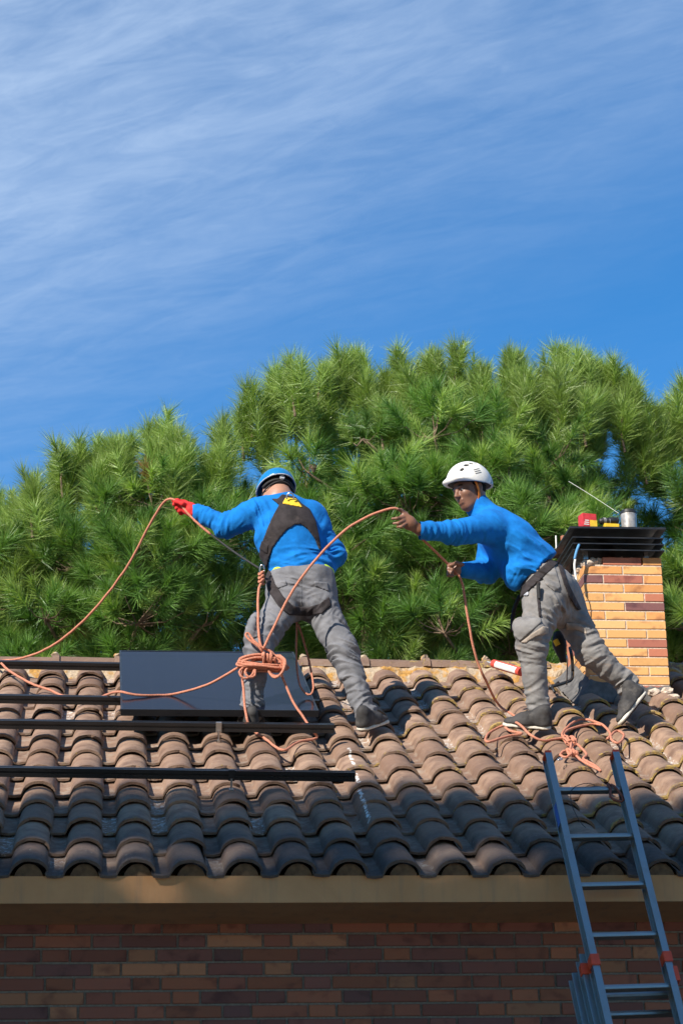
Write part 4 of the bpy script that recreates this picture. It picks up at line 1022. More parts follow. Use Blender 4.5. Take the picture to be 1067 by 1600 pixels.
def head(F, c, f, u, k=.018):
    """skull, jaw, nose, brow, lips, ears on axes forward f and up u; c is the middle of the skull"""
    f = unit(f); u = unit(u-f*(np.asarray(u)@f)); s = np.cross(f, u)
    P = lambda a, b, d: c+f*a+u*b+s*d
    F.ell(P(-.008, .022, 0), (f, s, u), (.098, .077, .098), k); F.ell(P(.030, -.045, 0), (f, s, u), (.066, .060, .080), .03)
    F.cap(P(.055, -.098, -.012), P(.055, -.098, .012), .022, .022, .025)                     # chin
    for d in (-1, 1): F.cap(P(-.010, -.065, d*.048), P(.045, -.092, d*.025), .018, .016, .02) # jaw line
    F.cap(P(.083, .012, -.026), P(.083, .012, .026), .013, .013, .016)                       # brow
    for d in (-1, 1): F.ell(P(.095, -.006, d*.031), (f, s, u), (.013, .016, .009), .010, 'sub'); F.cap(P(.062, -.030, d*.040), P(.070, -.028, d*.034), .018, .016, .02)
    F.cap(P(.092, .004, 0), P(.112, -.032, 0), .0075, .0125, .009); F.cap(P(.102, -.037, -.011), P(.102, -.037, .011), .0085, .0085, .007)   # nose
    F.cap(P(.090, -.061, -.017), P(.090, -.061, .017), .0085, .0085, .006); F.cap(P(.087, -.075, -.014), P(.087, -.075, .014), .009, .009, .006)  # lips
    F.cap(P(.100, -.068, -.02), P(.100, -.068, .02), .0022, .0022, .003, op='sub')
    for d in (-1, 1):
        F.ell(P(-.012, -.012, d*.079), (f*.95+u*.1, u, s), (.020, .032, .009), .006); F.ell(P(-.008, -.010, d*.088), (f, u, s), (.010, .019, .006), .005, 'sub')
    return P
# ---------------------------------------------------------------- worker seen from behind, blue helmet
def worker_back():
    a = at; ankL, kneeL, hipL = a(391, 1120, 2.25), a(404, 1014, 2.27), a(446, 940, 2.44); ankR, kneeR, hipR = a(572, 1118, 2.26), a(537, 1020, 2.31), a(497, 938, 2.46)
    waist, chest, neck = a(468, 893, 2.45), a(447, 832, 2.47), a(436, 781, 2.50); shL, shR = a(403, 800, 2.50), a(486, 806, 2.52)
    elL, wrL = a(353, 822, 2.64), a(307, 800, 2.70); elR, wrR = a(520, 867, 2.52), a(488, 884, 2.70)
    hc = a(432, 769, 2.555)
    hu = unit([-.10, .50, .86]); hf = unit([-.22, .84, -.50]); hf = unit(hf-hu*(hf@hu))
    og = (np.array(onroof(480, 1145, 0))); B = Field((.72, 2.10, 1.08), (1.86, 2.95, 2.74), .0052)
    P = head(B, hc, hf, hu)
    B.cap(hc-hu*.06-hf*.03, neck, .056, .062, .03); B.cap(neck, chest, .07, .10, .05); B.cap(chest, waist, .11, .105, .05, .75, (0, 1, 0)); B.cap(hipL+np.array([0, .03, .03]), hipR+np.array([0, .03, .03]), .06, .06, .04)
    B.cap(waist, (hipL+hipR)/2+np.array([0, .03, .03]), .09, .07, .04)
    for h, k_, an in ((hipL, kneeL, ankL), (hipR, kneeR, ankR)): B.cap(h+np.array([0, .02, 0]), k_, .060, .048, .03); B.cap(k_, an, .046, .034, .03); B.cap(an, an+np.array([.02, .12, -.02]), .03, .025, .03)
    for s_, e_, w_ in ((shL, elL, wrL), (shR, elR, wrR)): B.cap(neck, s_, .05, .055, .04); B.cap(s_, e_, .045, .036, .03); B.cap(e_, w_, .036, .026, .03)
    # gloved hand pinching the rope: fingers reach left, thumb from the side of the palm
    Hd = unit(a(283, 790, 2.74)-wrL); kn = a(287, 790, 2.74)
    sets = [[a(287, 786, 2.735), a(278, 782, 2.73), a(270.5, 782, 2.73)], [a(286, 791, 2.745), a(277, 790, 2.755), a(272, 788, 2.735)], [a(287, 796, 2.75), a(279, 797, 2.765), a(276, 794, 2.74)], [a(289, 800, 2.75), a(283, 802, 2.765), a(280, 799, 2.745)]]
    thumb = [a(296, 792, 2.715), a(286, 787, 2.695), a(275, 783.5, 2.715)]
    def hand(F, grow=0.0):
        F.cap(wrL, a(298, 796, 2.72), .028+grow, .034+grow, .015, .72, (0, 1, .1)); F.cap(a(298, 796, 2.72), kn, .036+grow, .034+grow, .015, .55, (.1, 1, .1))
        fingers(F, sets, .0105+grow, .0085+grow); fingers(F, [thumb], .0125+grow, .0095+grow, .01)
    hand(B, -.001)
    # the other hand rests at the belly
    B.cap(wrR, a(470, 890, 2.76), .030, .036, .015, .6, (0, 1, 0)); fingers(B, [[a(470, 884+5*i, 2.76), a(458, 886+5*i, 2.77), a(452, 888+5*i, 2.75)] for i in range(4)]+[[a(480, 880, 2.75), a(470, 876, 2.77), a(462, 877, 2.77)]])
    person = link('person', B.mesh('person', og), M['skin_tan'], None, og); tag(person, 'worker in blue helmet, sweatshirt and harness, back turned, red glove holding rope', 'person', None)
    # trousers
    F = Field((.95, 2.02, 1.10), (1.86, 2.78, 2.10), .0052)
    for h, k_, an, o_ in ((hipL, kneeL, ankL, -1), (hipR, kneeR, ankR, 1)):
        F.cap(h, k_, .100, .072, .05); F.cap(k_, an+(k_-an)*.02, .070, .056, .04); F.cap(h+np.array([-.008*o_, -.035, -.01]), h+np.array([0, -.03, .03]), .098, .092, .05)
    F.cap(a(446, 915, 2.44), a(494, 913, 2.45), .105, .105, .06, .9, (0, 1, 0)); F.cap(a(445, 899, 2.45), a(494, 896, 2.45), .085, .088, .05, 1.0, (0, 1, 0))
    F.cap(a(462, 902, 2.42), a(482, 900, 2.42), .10, .10, .05)
    F.cap(a(462, 945, 2.43), a(478, 945, 2.44), .085, .085, .05)
    F.cap(a(389, 992, 2.24), a(398, 968, 2.30), .045, .045, .02, .55, (1, .3, 0))             # cargo pocket
    F.cap(a(523, 985, 2.38), a(535, 1005, 2.36), .040, .040, .02, .5, (1, -.4, 0))
    F.plane(a(468, 893, 2.45), unit(a(459, 800, 2.45)-a(468, 892, 2.45))); F.plane(ankL-unit(kneeL-ankL)*.03, -unit(kneeL-ankL)) if False else None
    dl, dr_ = unit(kneeL-ankL), unit(kneeR-ankR); tl, tr_ = unit(hipL-kneeL), unit(hipR-kneeR); dg = unit([1, 0, .9]); dg2 = unit([-1, 0, .8])
    F.ruffle([(ankL+dl*.03, .09, dl+np.array([.35, 0, 0]), .036, .0085), (ankL+dl*.14, .09, dl-np.array([.3, 0, 0]), .06, .006), (kneeL, .11, dl+np.array([.5, 0, 0]), .055, .0075), (kneeL+tl*.14, .10, tl+np.array([-.8, 0, 0]), .06, .006),
              (ankR+dr_*.03, .09, dr_+np.array([-.4, 0, 0]), .036, .0085), (ankR+dr_*.15, .09, dr_+np.array([.4, 0, 0]), .055, .0065), (kneeR, .12, dr_+np.array([.6, 0, 0]), .05, .008), (kneeR+tr_*.13, .10, tr_+np.array([.9, 0, 0]), .052, .007), (kneeR-dr_*.14, .10, dr_+np.array([.5, 0, 0]), .05, .006),
              (a(471, 950, 2.40), .08, dg, .05, .005), (a(455, 948, 2.38), .07, dg2, .05, .004), (a(490, 948, 2.40), .08, dg, .05, .004), (a(470, 915, 2.34), .10, (0.2, 0, 1), .045, .005), (a(450, 930, 2.34), .08, (.6, 0, 1), .05, .003), (a(490, 930, 2.35), .08, (-.6, 0, 1), .05, .003), (a(505, 965, 2.36), .09, (1, 0, -.6), .045, .007), (a(435, 965, 2.33), .09, (-.9, 0, -.8), .05, .007)], .005, 13, crease=.0045)
    TR = F; tro = link('trousers', F.mesh('trousers', og), M['grey_twill'], person)
    # pocket flaps, seam and knee pads
    patch(F, [(426, 912), (447, 906), (449, 915), (428, 921)], 2.2, 2.5, .006, 'pocket_flap', M['grey_twill'], tro, og); patch(F, [(490, 908), (512, 910), (514, 924), (492, 916)], 2.2, 2.5, .006, 'pocket_flap', M['grey_twill'], tro, og)
    patch(F, [(469.5, 896), (471, 896), (471.5, 948), (470, 948)], 2.2, 2.5, .0035, 'seam', M['grey_twill'], tro, og)
    patch(F, [(423, 897), (516, 892), (516, 901), (423, 907)], 2.2, 2.7, .004, 'waistband', M['grey_twill'], tro, og)
    patch(F, [(382, 970), (398, 962), (412, 992), (386, 1000)], 2.1, 2.36, .007, 'cargo_pocket', M['grey_twill'], tro, og)
    # sweatshirt
    S = Field((.80, 2.2, 1.86), (1.80, 2.95, 2.66), .0052)
    S.cap(a(468, 886, 2.46), a(450, 835, 2.47), .165, .178, .05, .70, (0, 1, 0)); S.cap(a(450, 835, 2.47), a(443, 803, 2.49), .175, .135, .06, .66, (0, 1, 0)); S.cap(a(474, 893, 2.46), a(466, 893, 2.46), .162, .162, .04, .74, (0, 1, 0))
    S.cap(shL, shR, .074, .076, .05); S.cap(neck+np.array([0, -.005, -.01]), neck+np.array([-.004, .004, .040]), .074, .066, .03)
    S.cap(shL, elL, .082, .067, .045); S.cap(elL, wrL, .064, .046, .03); S.cap(shR, elR, .080, .066, .045); S.cap(elR, wrR, .064, .048, .03)
    S.cap(a(498, 880, 2.47), a(510, 884, 2.50), .06, .05, .05)
    hn = unit(a(478, 992, 2.45)-a(469, 900, 2.45)); S.plane(a(422, 908, 2.45), unit(np.cross(a(517, 893, 2.45)-a(422, 907, 2.45), (0, 1, 0.0)))*-1 if False else hn)
    wv = unit(wrL-elL); S.plane(wrL+wv*.010, wv) if False else None
    aL = unit(elL-shL); aR = unit(elR-shR)
    S.ruffle([(elL, .09, unit(wrL-elL)+aL*.4, .034, .0075), (wrL-wv*.05, .07, wv, .030, .006), (shL+aL*.07, .09, (1, 0, -.5), .06, .006), (a(415, 830, 2.40), .08, (1, 0, .15), .05, .007), (elR, .10, unit(wrR-elR)*.5+np.array([0, 0, 1]), .04, .0085), (shR+aR*.12, .09, aR+np.array([.5, 0, 0]), .05, .006),
              (a(495, 880, 2.36), .12, (.25, 0, 1), .045, .007), (a(440, 890, 2.36), .10, (.3, 0, 1), .05, .006), (a(465, 868, 2.33), .10, (-.25, 0, 1), .06, .005), (a(405, 798, 2.43), .07, (1, 0, .3), .05, .006)], .0055, 9)
    SW = S; sw = link('sweatshirt', S.mesh('sweatshirt', og), M['blue_fleece'], person)
    # lime undershirt edge between sweatshirt and trousers
    U = Field((1.05, 2.2, 1.85), (1.70, 2.75, 2.15), .006); U.cap(a(446, 903, 2.455), a(494, 898, 2.46), .098, .102, .04, 1.0, (0, 1, 0)); U.plane(a(468, 907, 2.45), hn); U.plane(a(468, 880, 2.45), -hn)
    U.ruffle([], .004, 12)
    link('undershirt', U.mesh('undershirt', og), M['lime'], person)
    # glove
    G = Field(wrL-np.array([.22, .1, .12]), wrL+np.array([.10, .16, .12]), .0042); hand(G, .0022); G.cap(wrL+np.array([.012, 0, 0]), a(300, 797, 2.71), .036, .036, .01, .8, (0, 1, 0)); G.plane(wrL-wv*.015, -wv); G.ruffle([(wrL, .04, wv, .010, .0016)], .0012, 60)
    link('glove', G.mesh('glove', og), M['red_glove'], person)
    # hair below the helmet
    H = Field(hc-.16, hc+.16, .005); H.ell(hc-hf*.012+hu*.018, (hf, np.cross(hf, hu), hu), (.104, .083, .103), .01); H.plane(hc+hf*.02, hf); H.plane(hc-hu*.080, -hu); H.ruffle([], .002, 70)
    link('hair', H.mesh('hair', og), M['hair'], person)
    # helmet: shell, pale rim, cradle and adjuster
    hs = np.cross(hf, hu); K = Field(hc-.2, hc+.22, .0048); K.ell(hc+hu*.022, (hf, hs, hu), (.138, .112, .112), .01); rim = unit(hu*.97-hf*.10)
    R0 = hc+hu*.018; K2 = K.D.copy(); K.ell(hc+hu*.018, (hf, hs, hu), (.128, .102, .104), .004, 'sub'); K.plane(R0, -rim)
    kk = K.D.copy(); hm = link('helmet', K.mesh('helmet', og), M['helmet_blue'], person)
    K.D = (np.abs(K2)-.0042).astype(np.float32); K.plane(R0+rim*.002, rim); K.plane(R0-rim*.006, -rim); link('rim', K.mesh('rim', og), M['helmet_grey'], hm)
    def band(nm, off, r, rad, mt, a0, a1, drop=0.0):
        pts = [hc+hu*(off-drop*abs(sin(t))**1)+hf*(-cos(t))*r*1.12+hs*sin(t)*r for t in np.linspace(a0, a1, 25)]; MB().tube(np.array(pts)-og, rad, 8).build(nm, mt, hm, smooth=True)
    band('cradle', -.010, .094, .008, M['foam'], -1.3, 1.3); band('chin_strap', -.022, .092, .005, M['foam'], -1.9, 1.9, .02)
    MB().tube(np.array([hc-hf*.102+hu*-.003, hc-hf*.122+hu*-.005])-og, [.016, .014], 14).build('adjuster', M['helmet_grey'], hm, smooth=False)
    # ---- harness: back yoke, side webs, seat web, ring
    yoke = [(424, 779), (434, 779), (441, 772), (462, 776), (471, 786), (484, 795), (494, 815), (499, 838), (502, 858), (498, 858), (492, 842), (480, 826), (470, 819), (460, 820), (447, 829), (436, 842), (426, 856), (420, 872), (416, 889), (409, 888), (405, 868), (406, 858), (413, 838), (420, 820), (428, 803), (436, 789)]
    hz = patch(S, yoke, 2.15, 2.60, .010, 'harness', M['harness'], person, og, .004)
    patch(S, [(441, 787), (446.5, 777), (463, 779), (473, 793)], 2.15, 2.60, .0155, 'yellow_tab', M['yellow_cloth'], hz, og, .0)
    patch(S, [(405, 858), (409, 845), (420, 851), (418, 866)], 2.15, 2.52, .0145, 'web_keeper', M['harness'], hz, og, .0)
    patch(TR, [(411, 888), (420, 887), (430, 912), (443, 932), (458, 947), (480, 949), (500, 943), (514, 932), (518, 946), (505, 958), (482, 963), (452, 961), (434, 946), (418, 922)], 2.05, 2.50, .010, 'seat_web', M['harness'], hz, og, .004)
    d0 = a(453.5, 778, 2.36); d0 = a(453.5, 778, 2.37); MB().tube(np.array([d0+CR*.020*cos(t)+CU*(.024*sin(t)+.004) for t in np.linspace(-.5, pi+.5, 20)])-og, .0042, 8).build('back_ring', M['steel'], hz, smooth=True)
    hk = a(409.5, 891, 2.33); MB().tube(np.array([hk+CR*.012*cos(t)+CU*.030*sin(t) for t in np.linspace(0, 2*pi, 24)])-og, .0042, 8).build('carabiner', M['steel'], hz, smooth=True)
    MB().tube(catmull([a(330, 835, 2.66), a(352, 852, 2.60), a(380, 872, 2.45), a(407, 889, 2.34)], .03)-og, .0058, 8).build('shaded_rope', M['foam'], hz, smooth=True)  # rope from glove to hip, its shade put in as a black colour
    # ---- shoes
    sl = onroof(395, 1147, .004); fL = unit([-.12, cos(TH), sin(TH)]); shoe(sl, sl+fL*.285, RN, person, og)
    sr = onroof(562, 1146, .010); fR = unit([.60, .80*cos(TH), .80*sin(TH)]); shoe(sr, sr+fR*.285, unit(RN+np.array([-.12, 0, 0])), person, og)
    return dict(SW=S, TR=TR, og=og, person=person)
W1 = worker_back()

# ---------------------------------------------------------------- worker in a white helmet, leaning forward
def worker_side():
    a = at; ankA, kneeA, hipA = a(842, 1121, 2.28), a(830, 1010, 2.20), a(850, 938, 2.31); ankB, kneeB, hipB = a(991, 1080, 2.47), a(923, 1020, 2.43), a(878, 938, 2.49)
    waist, chest, neck = a(842, 898, 2.41), a(792, 848, 2.42), a(757, 806, 2.42); shN, shF = a(764, 824, 2.27), a(772, 828, 2.57)
    elN, wrN = a(706, 832, 2.12), a(655, 828, 2.02); elF, wrF = a(760, 893, 2.50), a(724, 890, 2.34)
    hc = a(733, 765, 2.40); hf = unit([-.84, -.46, -.26]); hu = unit([-.24, -.05, .96]); hu = unit(hu-hf*(hu@hf)); hs = np.cross(hf, hu)
    og = np.array(onroof(850, 1140, 0)); B = Field((1.82, 1.86, 1.08), (3.36, 2.82, 2.72), .0050)
    P = head(B, hc, hf, hu, .016)
    B.cap(hc-hu*.055-hf*.03, neck, .054, .060, .03); B.cap(neck, chest, .07, .10, .05); B.cap(chest, waist, .11, .105, .05); B.cap(hipA, hipB, .06, .06, .04); B.cap(waist, (hipA+hipB)/2, .09, .07, .04)
    for h, k_, an, d in ((hipA, kneeA, ankA, (-.10, 0, -.02)), (hipB, kneeB, ankB, (-.02, -.02, -.09))): B.cap(h, k_, .060, .048, .03); B.cap(k_, an, .046, .034, .03); B.cap(an, an+np.array(d), .03, .025, .03)
    for s_, e_, w_ in ((shN, elN, wrN), (shF, elF, wrF)): B.cap(neck, s_, .05, .055, .04); B.cap(s_, e_, .045, .036, .03); B.cap(e_, w_, .036, .027, .03)
    # near hand, open towards the rope: palm, four fingers, thumb
    w0, p0 = wrN, a(639, 817, 1.99); B.cap(w0, p0, .028, .036, .015, .62, (.1, 1, .25)); B.cap(p0, a(632, 810, 1.985), .036, .032, .015, .5, (.1, 1, .25))
    fingers(B, [[a(632, 804, 1.985), a(626, 797, 1.975), a(621.5, 795.5, 1.96)], [a(630, 808, 1.97), a(620, 810, 1.95), a(612.5, 810.5, 1.955)], [a(631, 813, 1.97), a(622, 817.5, 1.95), a(615, 818, 1.955)], [a(634, 818, 1.975), a(627, 823, 1.955), a(621, 823.5, 1.96)]], .0100, .0080)
    fingers(B, [[a(642, 812, 2.02), a(634, 803, 2.03), a(626.5, 796.5, 2.005)]], .0125, .0095, .010)
    # far hand, a fist round the rope
    B.cap(wrF, a(713, 889, 2.32), .030, .036, .015, .7, (.2, 1, 0)); c0 = a(712, 889, 2.31)
    fingers(B, [[a(711, 881+5.2*i, 2.345), a(702, 882+5*i, 2.33), a(700, 884+5*i, 2.29), a(707, 885+5*i, 2.28)] for i in range(4)], .0105, .0085); fingers(B, [[a(722, 882, 2.30), a(713, 880, 2.275), a(704, 883, 2.272)]], .012, .0095, .01)
    person = link('person', B.mesh('person', og), M['skin_dark'], None, og); tag(person, 'worker in white helmet and blue sweatshirt leaning forward, bare hands feeding the rope', 'person')
    for d in (-1, 1):
        e = P(.0785, -.005, d*.031); bm = bmesh.new(); bmesh.ops.create_uvsphere(bm, u_segments=12, v_segments=8, radius=.0118); me = bpy.data.meshes.new('eye'); bm.to_mesh(me); bm.free(); me.shade_smooth()
        ey = link('eye', me, mat_plain('eye_white', (.30, .25, .22), .25, 0, .05, 30, 0), person, e-og); q = e-og+hf*.0105-hu*.001
        MB().tube([hf*.0095-hu*.002, hf*.0128-hu*.002], [.0062, .0055], 10).build('iris', mat_plain('iris', (.015, .008, .006), .2, 0, 0, 30, 0), ey)
        MB().tube(np.array([P(.091, .018, d*.016), P(.092, .022, d*.030), P(.082, .020, d*.046)])-og, [.004, .005, .003], 6).build('eyebrow', M['hair'], person, smooth=True)
    # beard shadow and hair: close-cropped hair on the sides
    H = Field(hc-.16, hc+.16, .005); H.ell(hc-hf*.010+hu*.020, (hf, hs, hu), (.101, .0815, .101), .01); H.plane(hc+hf*.028, hf); H.plane(hc-hf*.05-hu*.040, unit(-hu*.8+hf*.5)); H.ruffle([], .0012, 90)
    link('hair', H.mesh('hair', og), M['hair'], person)
    T = Field((2.45, 1.98, 1.10), (3.36, 2.86, 2.16), .0052)
    for h, k_, an in ((hipA, kneeA, ankA), (hipB, kneeB, ankB)): T.cap(h, k_, .104, .080, .05); T.cap(k_, an+(k_-an)*.03, .076, .058, .04)
    T.cap(hipA, hipB, .118, .112, .06); T.cap((hipA+hipB)/2-np.array([0, 0, .05]), (hipA+hipB)/2, .10, .11, .06); ax_ = unit(a(835, 888, 2.41)-a(864, 932, 2.41)); T.cap(a(864, 922, 2.34), a(868, 922, 2.46), .128, .122, .05); T.cap(a(846, 903, 2.34), a(850, 903, 2.48), .105, .105, .05)
    T.cap(a(818, 988, 2.15), a(836, 984, 2.12), .050, .052, .02, .6, (.2, 1, 0)); T.cap(a(812, 978, 2.18), a(822, 985, 2.15), .045, .045, .02)
    T.plane(a(838, 896, 2.41), unit(a(838, 896, 2.41)-a(862, 930, 2.41)))
    dA, dB, tA, tB = unit(kneeA-ankA), unit(kneeB-ankB), unit(hipA-kneeA), unit(hipB-kneeB)
    T.ruffle([(ankA+dA*.03, .085, dA+np.array([.3, 0, 0]), .036, .0085), (ankA+dA*.13, .09, dA+np.array([-.4, 0, 0]), .055, .006), (kneeA-dA*.02, .11, dA+np.array([.25, 0, 0]), .036, .006), (kneeA+tA*.12, .10, (1, 0, .6), .05, .006), (a(852, 905, 2.22), .10, (.5, 0, 1), .045, .006), (a(868, 945, 2.24), .11, (.8, 0, .5), .045, .0075),
              (a(858, 965, 2.22), .09, (.4, 0, 1), .05, .007), (ankB+dB*.05, .09, dB+np.array([0, 0, .5]), .034, .0085), (kneeB, .11, dB+np.array([.3, 0, .6]), .048, .008), (kneeB+tB*.13, .10, tB+np.array([.6, 0, .2]), .05, .007), (kneeB-dB*.16, .10, dB+np.array([-.2, 0, .6]), .05, .006)], .0050, 11, crease=.0028)
    tro = link('trousers', T.mesh('trousers', og), M['grey_twill_worn'], person)
    patch(T, [(843, 892), (866, 882), (876, 918), (866, 924), (852, 914)], 1.9, 2.36, .007, 'back_pocket', M['grey_twill_worn'], tro, og)
    patch(T, [(802, 972), (822, 962), (845, 966), (846, 972), (828, 988), (812, 1002), (803, 994)], 1.9, 2.30, .009, 'cargo_pocket', M['grey_twill_worn'], tro, og)
    patch(T, [(812, 1004), (830, 990), (848, 978), (857, 980), (856, 990), (838, 994), (820, 1005)], 1.9, 2.30, .007, 'pocket_hem', M['tan_cloth'], tro, og)
    patch(T, [(884, 973), (906, 975), (915, 983), (917, 991), (900, 984), (884, 984)], 2.1, 2.50, .006, 'knee_hem', M['tan_cloth'], tro, og)
    # sweatshirt
    S = Field((2.02, 1.86, 1.90), (3.02, 2.78, 2.62), .0052); up_ = unit(neck-waist); fw = unit([-.72, 0, -.69])
    S.cap(a(836, 892, 2.41), a(795, 848, 2.42), .172, .188, .05, .74, fw); S.cap(a(795, 848, 2.42), a(775, 826, 2.42), .185, .145, .06, .70, fw); S.cap(shN, shF, .082, .080, .05)
    S.cap(a(812, 898, 2.36), a(806, 888, 2.46), .095, .095, .06); S.cap(a(845, 874, 2.36), a(848, 876, 2.46), .075, .075, .06)
    S.cap(neck, neck+(hc-hu*.078-hf*.012-neck)*.80, .080, .071, .03)
    S.cap(shN, elN, .084, .066, .05); S.cap(elN, wrN, .063, .047, .03); S.cap(shF, elF, .078, .066, .045); S.cap(elF, wrF, .062, .046, .03)
    S.plane(a(834, 896, 2.41), unit(np.cross(a(868, 866, 2.41)-a(800, 929, 2.41), (0, -1.0, 0)))*1.0 if (unit(np.cross(a(868, 866, 2.41)-a(800, 929, 2.41), (0, -1.0, 0)))@(hipA-waist)) > 0 else -unit(np.cross(a(868, 866, 2.41)-a(800, 929, 2.41), (0, -1.0, 0))))
    wv = unit(wrN-elN)
    S.ruffle([(elN, .09, wv, .045, .006), (wrN-wv*.05, .07, wv, .030, .006), (shN+unit(elN-shN)*.06, .10, (.9, 0, .6), .06, .006), (a(800, 868, 2.25), .11, (.7, 0, 1), .07, .007), (a(838, 862, 2.26), .13, (.55, 0, .8), .085, .010), (a(826, 888, 2.24), .10, (.3, 0, 1), .08, .008), (a(786, 890, 2.26), .09, (-1, 0, .4), .06, .006), (elF, .09, (1, 0, .5), .040, .008), (a(756, 800, 2.36), .05, (.4, 0, 1), .024, .004)], .0065, 6)
    sw = link('sweatshirt', S.mesh('sweatshirt', og), M['blue_fleece'], person)
    # helmet with a short peak, vents and a grey back, worn tipped slightly back
    shf, shu = hf, hu; hf = unit([-.87, -.49, .00]); hu = unit([.03, -.06, 1.0]); hu = unit(hu-hf*(hu@hf)); hs = np.cross(hf, hu)
    K = Field(hc-.22, hc+.24, .0048); kc = a(733, 756, 2.40); K.ell(kc, (hf, hs, hu), (.144, .116, .130), .01); K.cap(kc+hf*.10-hs*.05+hu*-.004, kc+hf*.10+hs*.05+hu*-.004, .045, .045, .03, .35, hu)
    K2 = K.D.copy(); K.ell(kc-hu*.004, (hf, hs, hu), (.135, .107, .121), .004, 'sub'); rimn = unit(hu*.99+hf*.05); R0 = kc-hu*.014; K.plane(R0, -rimn)
    for (f_, s_, u_, l, wd) in [(.100, .058, .045, .013, .009), (.070, .062, .083, .017, .011), (.034, .064, .102, .017, .012), (.000, .064, .106, .013, .011)]:
        for sg_ in (-1, 1):
            c = kc+hf*f_+hs*s_*sg_+hu*u_; K.ell(c, (hf, hs+hu*.7*sg_, hu*.7-hs*sg_), (l, .02, wd), .003, 'sub') if True else None
    full = K.D.copy(); hm = link('helmet', K.mesh('helmet', og), M['helmet_white'], person)
    K.D = (K2+.0085).astype(np.float32); K.plane(R0+rimn*.004, -rimn); link('liner', K.mesh('liner', og), M['foam'], hm)
    K.D = np.maximum(K2-.003, -(K2+.002)).astype(np.float32); K.plane(R0-rimn*.001, -rimn); K.plane(kc-hf*.070-hu*.005, unit(hf*.8+hu*.6)); link('back_panel', K.mesh('back_panel', og), M['helmet_grey'], hm)
    for q in range(3):
        b = kc+hf*(.045-.004*q)+hu*(.058-.013*q); e1 = b-hs*0; pts = []
        for t in np.linspace(0, 1, 6):
            f_, u_ = .050-.040*t-.004*q, .050-.011*q+.016*t; s_ = .116*sqrt(max(0, 1-(f_/.146)**2-(u_/.130)**2)); pts.append(kc+hf*f_+hu*u_-hs*(s_+.0005))
            pts2 = [x+2*hs*((x-kc)@-hs) for x in pts]
        MB().tube(np.array(pts)-og, .0018, 5).build('groove', M['foam'], hm); MB().tube(np.array([x+2*hs*(-((x-kc)@hs)) for x in pts])-og, .0018, 5).build('groove', M['foam'], hm)
    hf, hu = shf, shu; hs = np.cross(hf, hu)
    for sg_ in (-1, 1):
        q = [P(.018, .030, sg_*.086), P(.012, -.010, sg_*.086), P(.004, -.050, sg_*.074), P(.012, -.085, sg_*.060), P(.030, -.118, sg_*.026), P(.032, -.124, 0)]
        V = []; cc = catmull(q, .012); 
        for p_ in cc: V += [p_-og-hf*.007, p_-og+hf*.007, p_-og+hf*.007+hs*sg_*.003, p_-og-hf*.007+hs*sg_*.003]
        n_ = len(cc); MB().add(V, [(4*i+j, 4*i+(j+1) % 4, 4*i+4+(j+1) % 4, 4*i+4+j) for i in range(n_-1) for j in range(4)]).build('chin_strap', M['orange_strap'], hm)
    # harness belt and leg web with hanging gear
    hz = patch(T, [(806, 925), (838, 893), (866, 868), (876, 876), (846, 904), (812, 934)], 1.9, 2.75, .012, 'harness', M['harness'], person, og, .004)
    patch(T, [(871, 882), (877, 880), (888, 912), (898, 932), (908, 952), (902, 954), (890, 936), (880, 912)], 1.9, 2.46, .010, 'leg_web', M['harness'], hz, og, .004)
    patch(T, [(838, 900), (843, 900), (843, 932), (845, 964), (841, 964), (838, 932)], 1.9, 2.40, .009, 'leg_web', M['harness'], hz, og, .004)
    MB().tube(np.array([a(840, 912, 2.16), a(841, 925, 2.165), a(842, 935, 2.165)])-og, [.010, .012, .008], 8).build('buckle', M['foam'], hz)
    patch(T, [(807, 924), (825, 924), (825, 931), (808, 931)], 1.9, 2.32, .008, 'phone', M['helmet_grey'], hz, og, .0)
    # tool pouch and tape hanging behind the legs
    pc = a(880, 1015, 2.62); MB().tube(catmull([a(872, 990, 2.62), a(874, 1010, 2.6), a(880, 1035, 2.62)], .03)-og, [.03+.012*sin(i) for i in range(len(catmull([a(872, 990, 2.62), a(874, 1010, 2.6), a(880, 1035, 2.62)], .03)))], 10).build('tool_pouch', M['foam'], hz, smooth=True)
    MB().tube(np.array([a(867, 1000, 2.56), a(871, 1008, 2.56)])-og, .016, 12).build('tape', M['yellow_cloth'], hz)
    MB().tube(catmull([a(812, 930, 2.58), a(802, 955, 2.60), a(800, 985, 2.60), a(806, 975, 2.58)], .03)-og, .012, 8).build('gear_strap', M['foam'], hz, smooth=True)
    # shoes
    hA = onroof(861, 1143, .012); tA_ = onroof(790, 1137, .012); shoe(hA, hA+unit(tA_-hA)*.275, RN, person, og)
    tB_ = onroof(971, 1136, .006); hB = a(1012, 1084, tB_[1]+.08); fB = unit(tB_-hB); shoe(tB_-fB*.285, tB_, unit(np.cross(fB, (.10, 1.0, .22)))*(1 if np.cross(fB, (.10, 1.0, .22))@(ankB-(hB+tB_)/2) > 0 else -1), person, og)
    return dict(og=og, person=person)
W2 = worker_side()
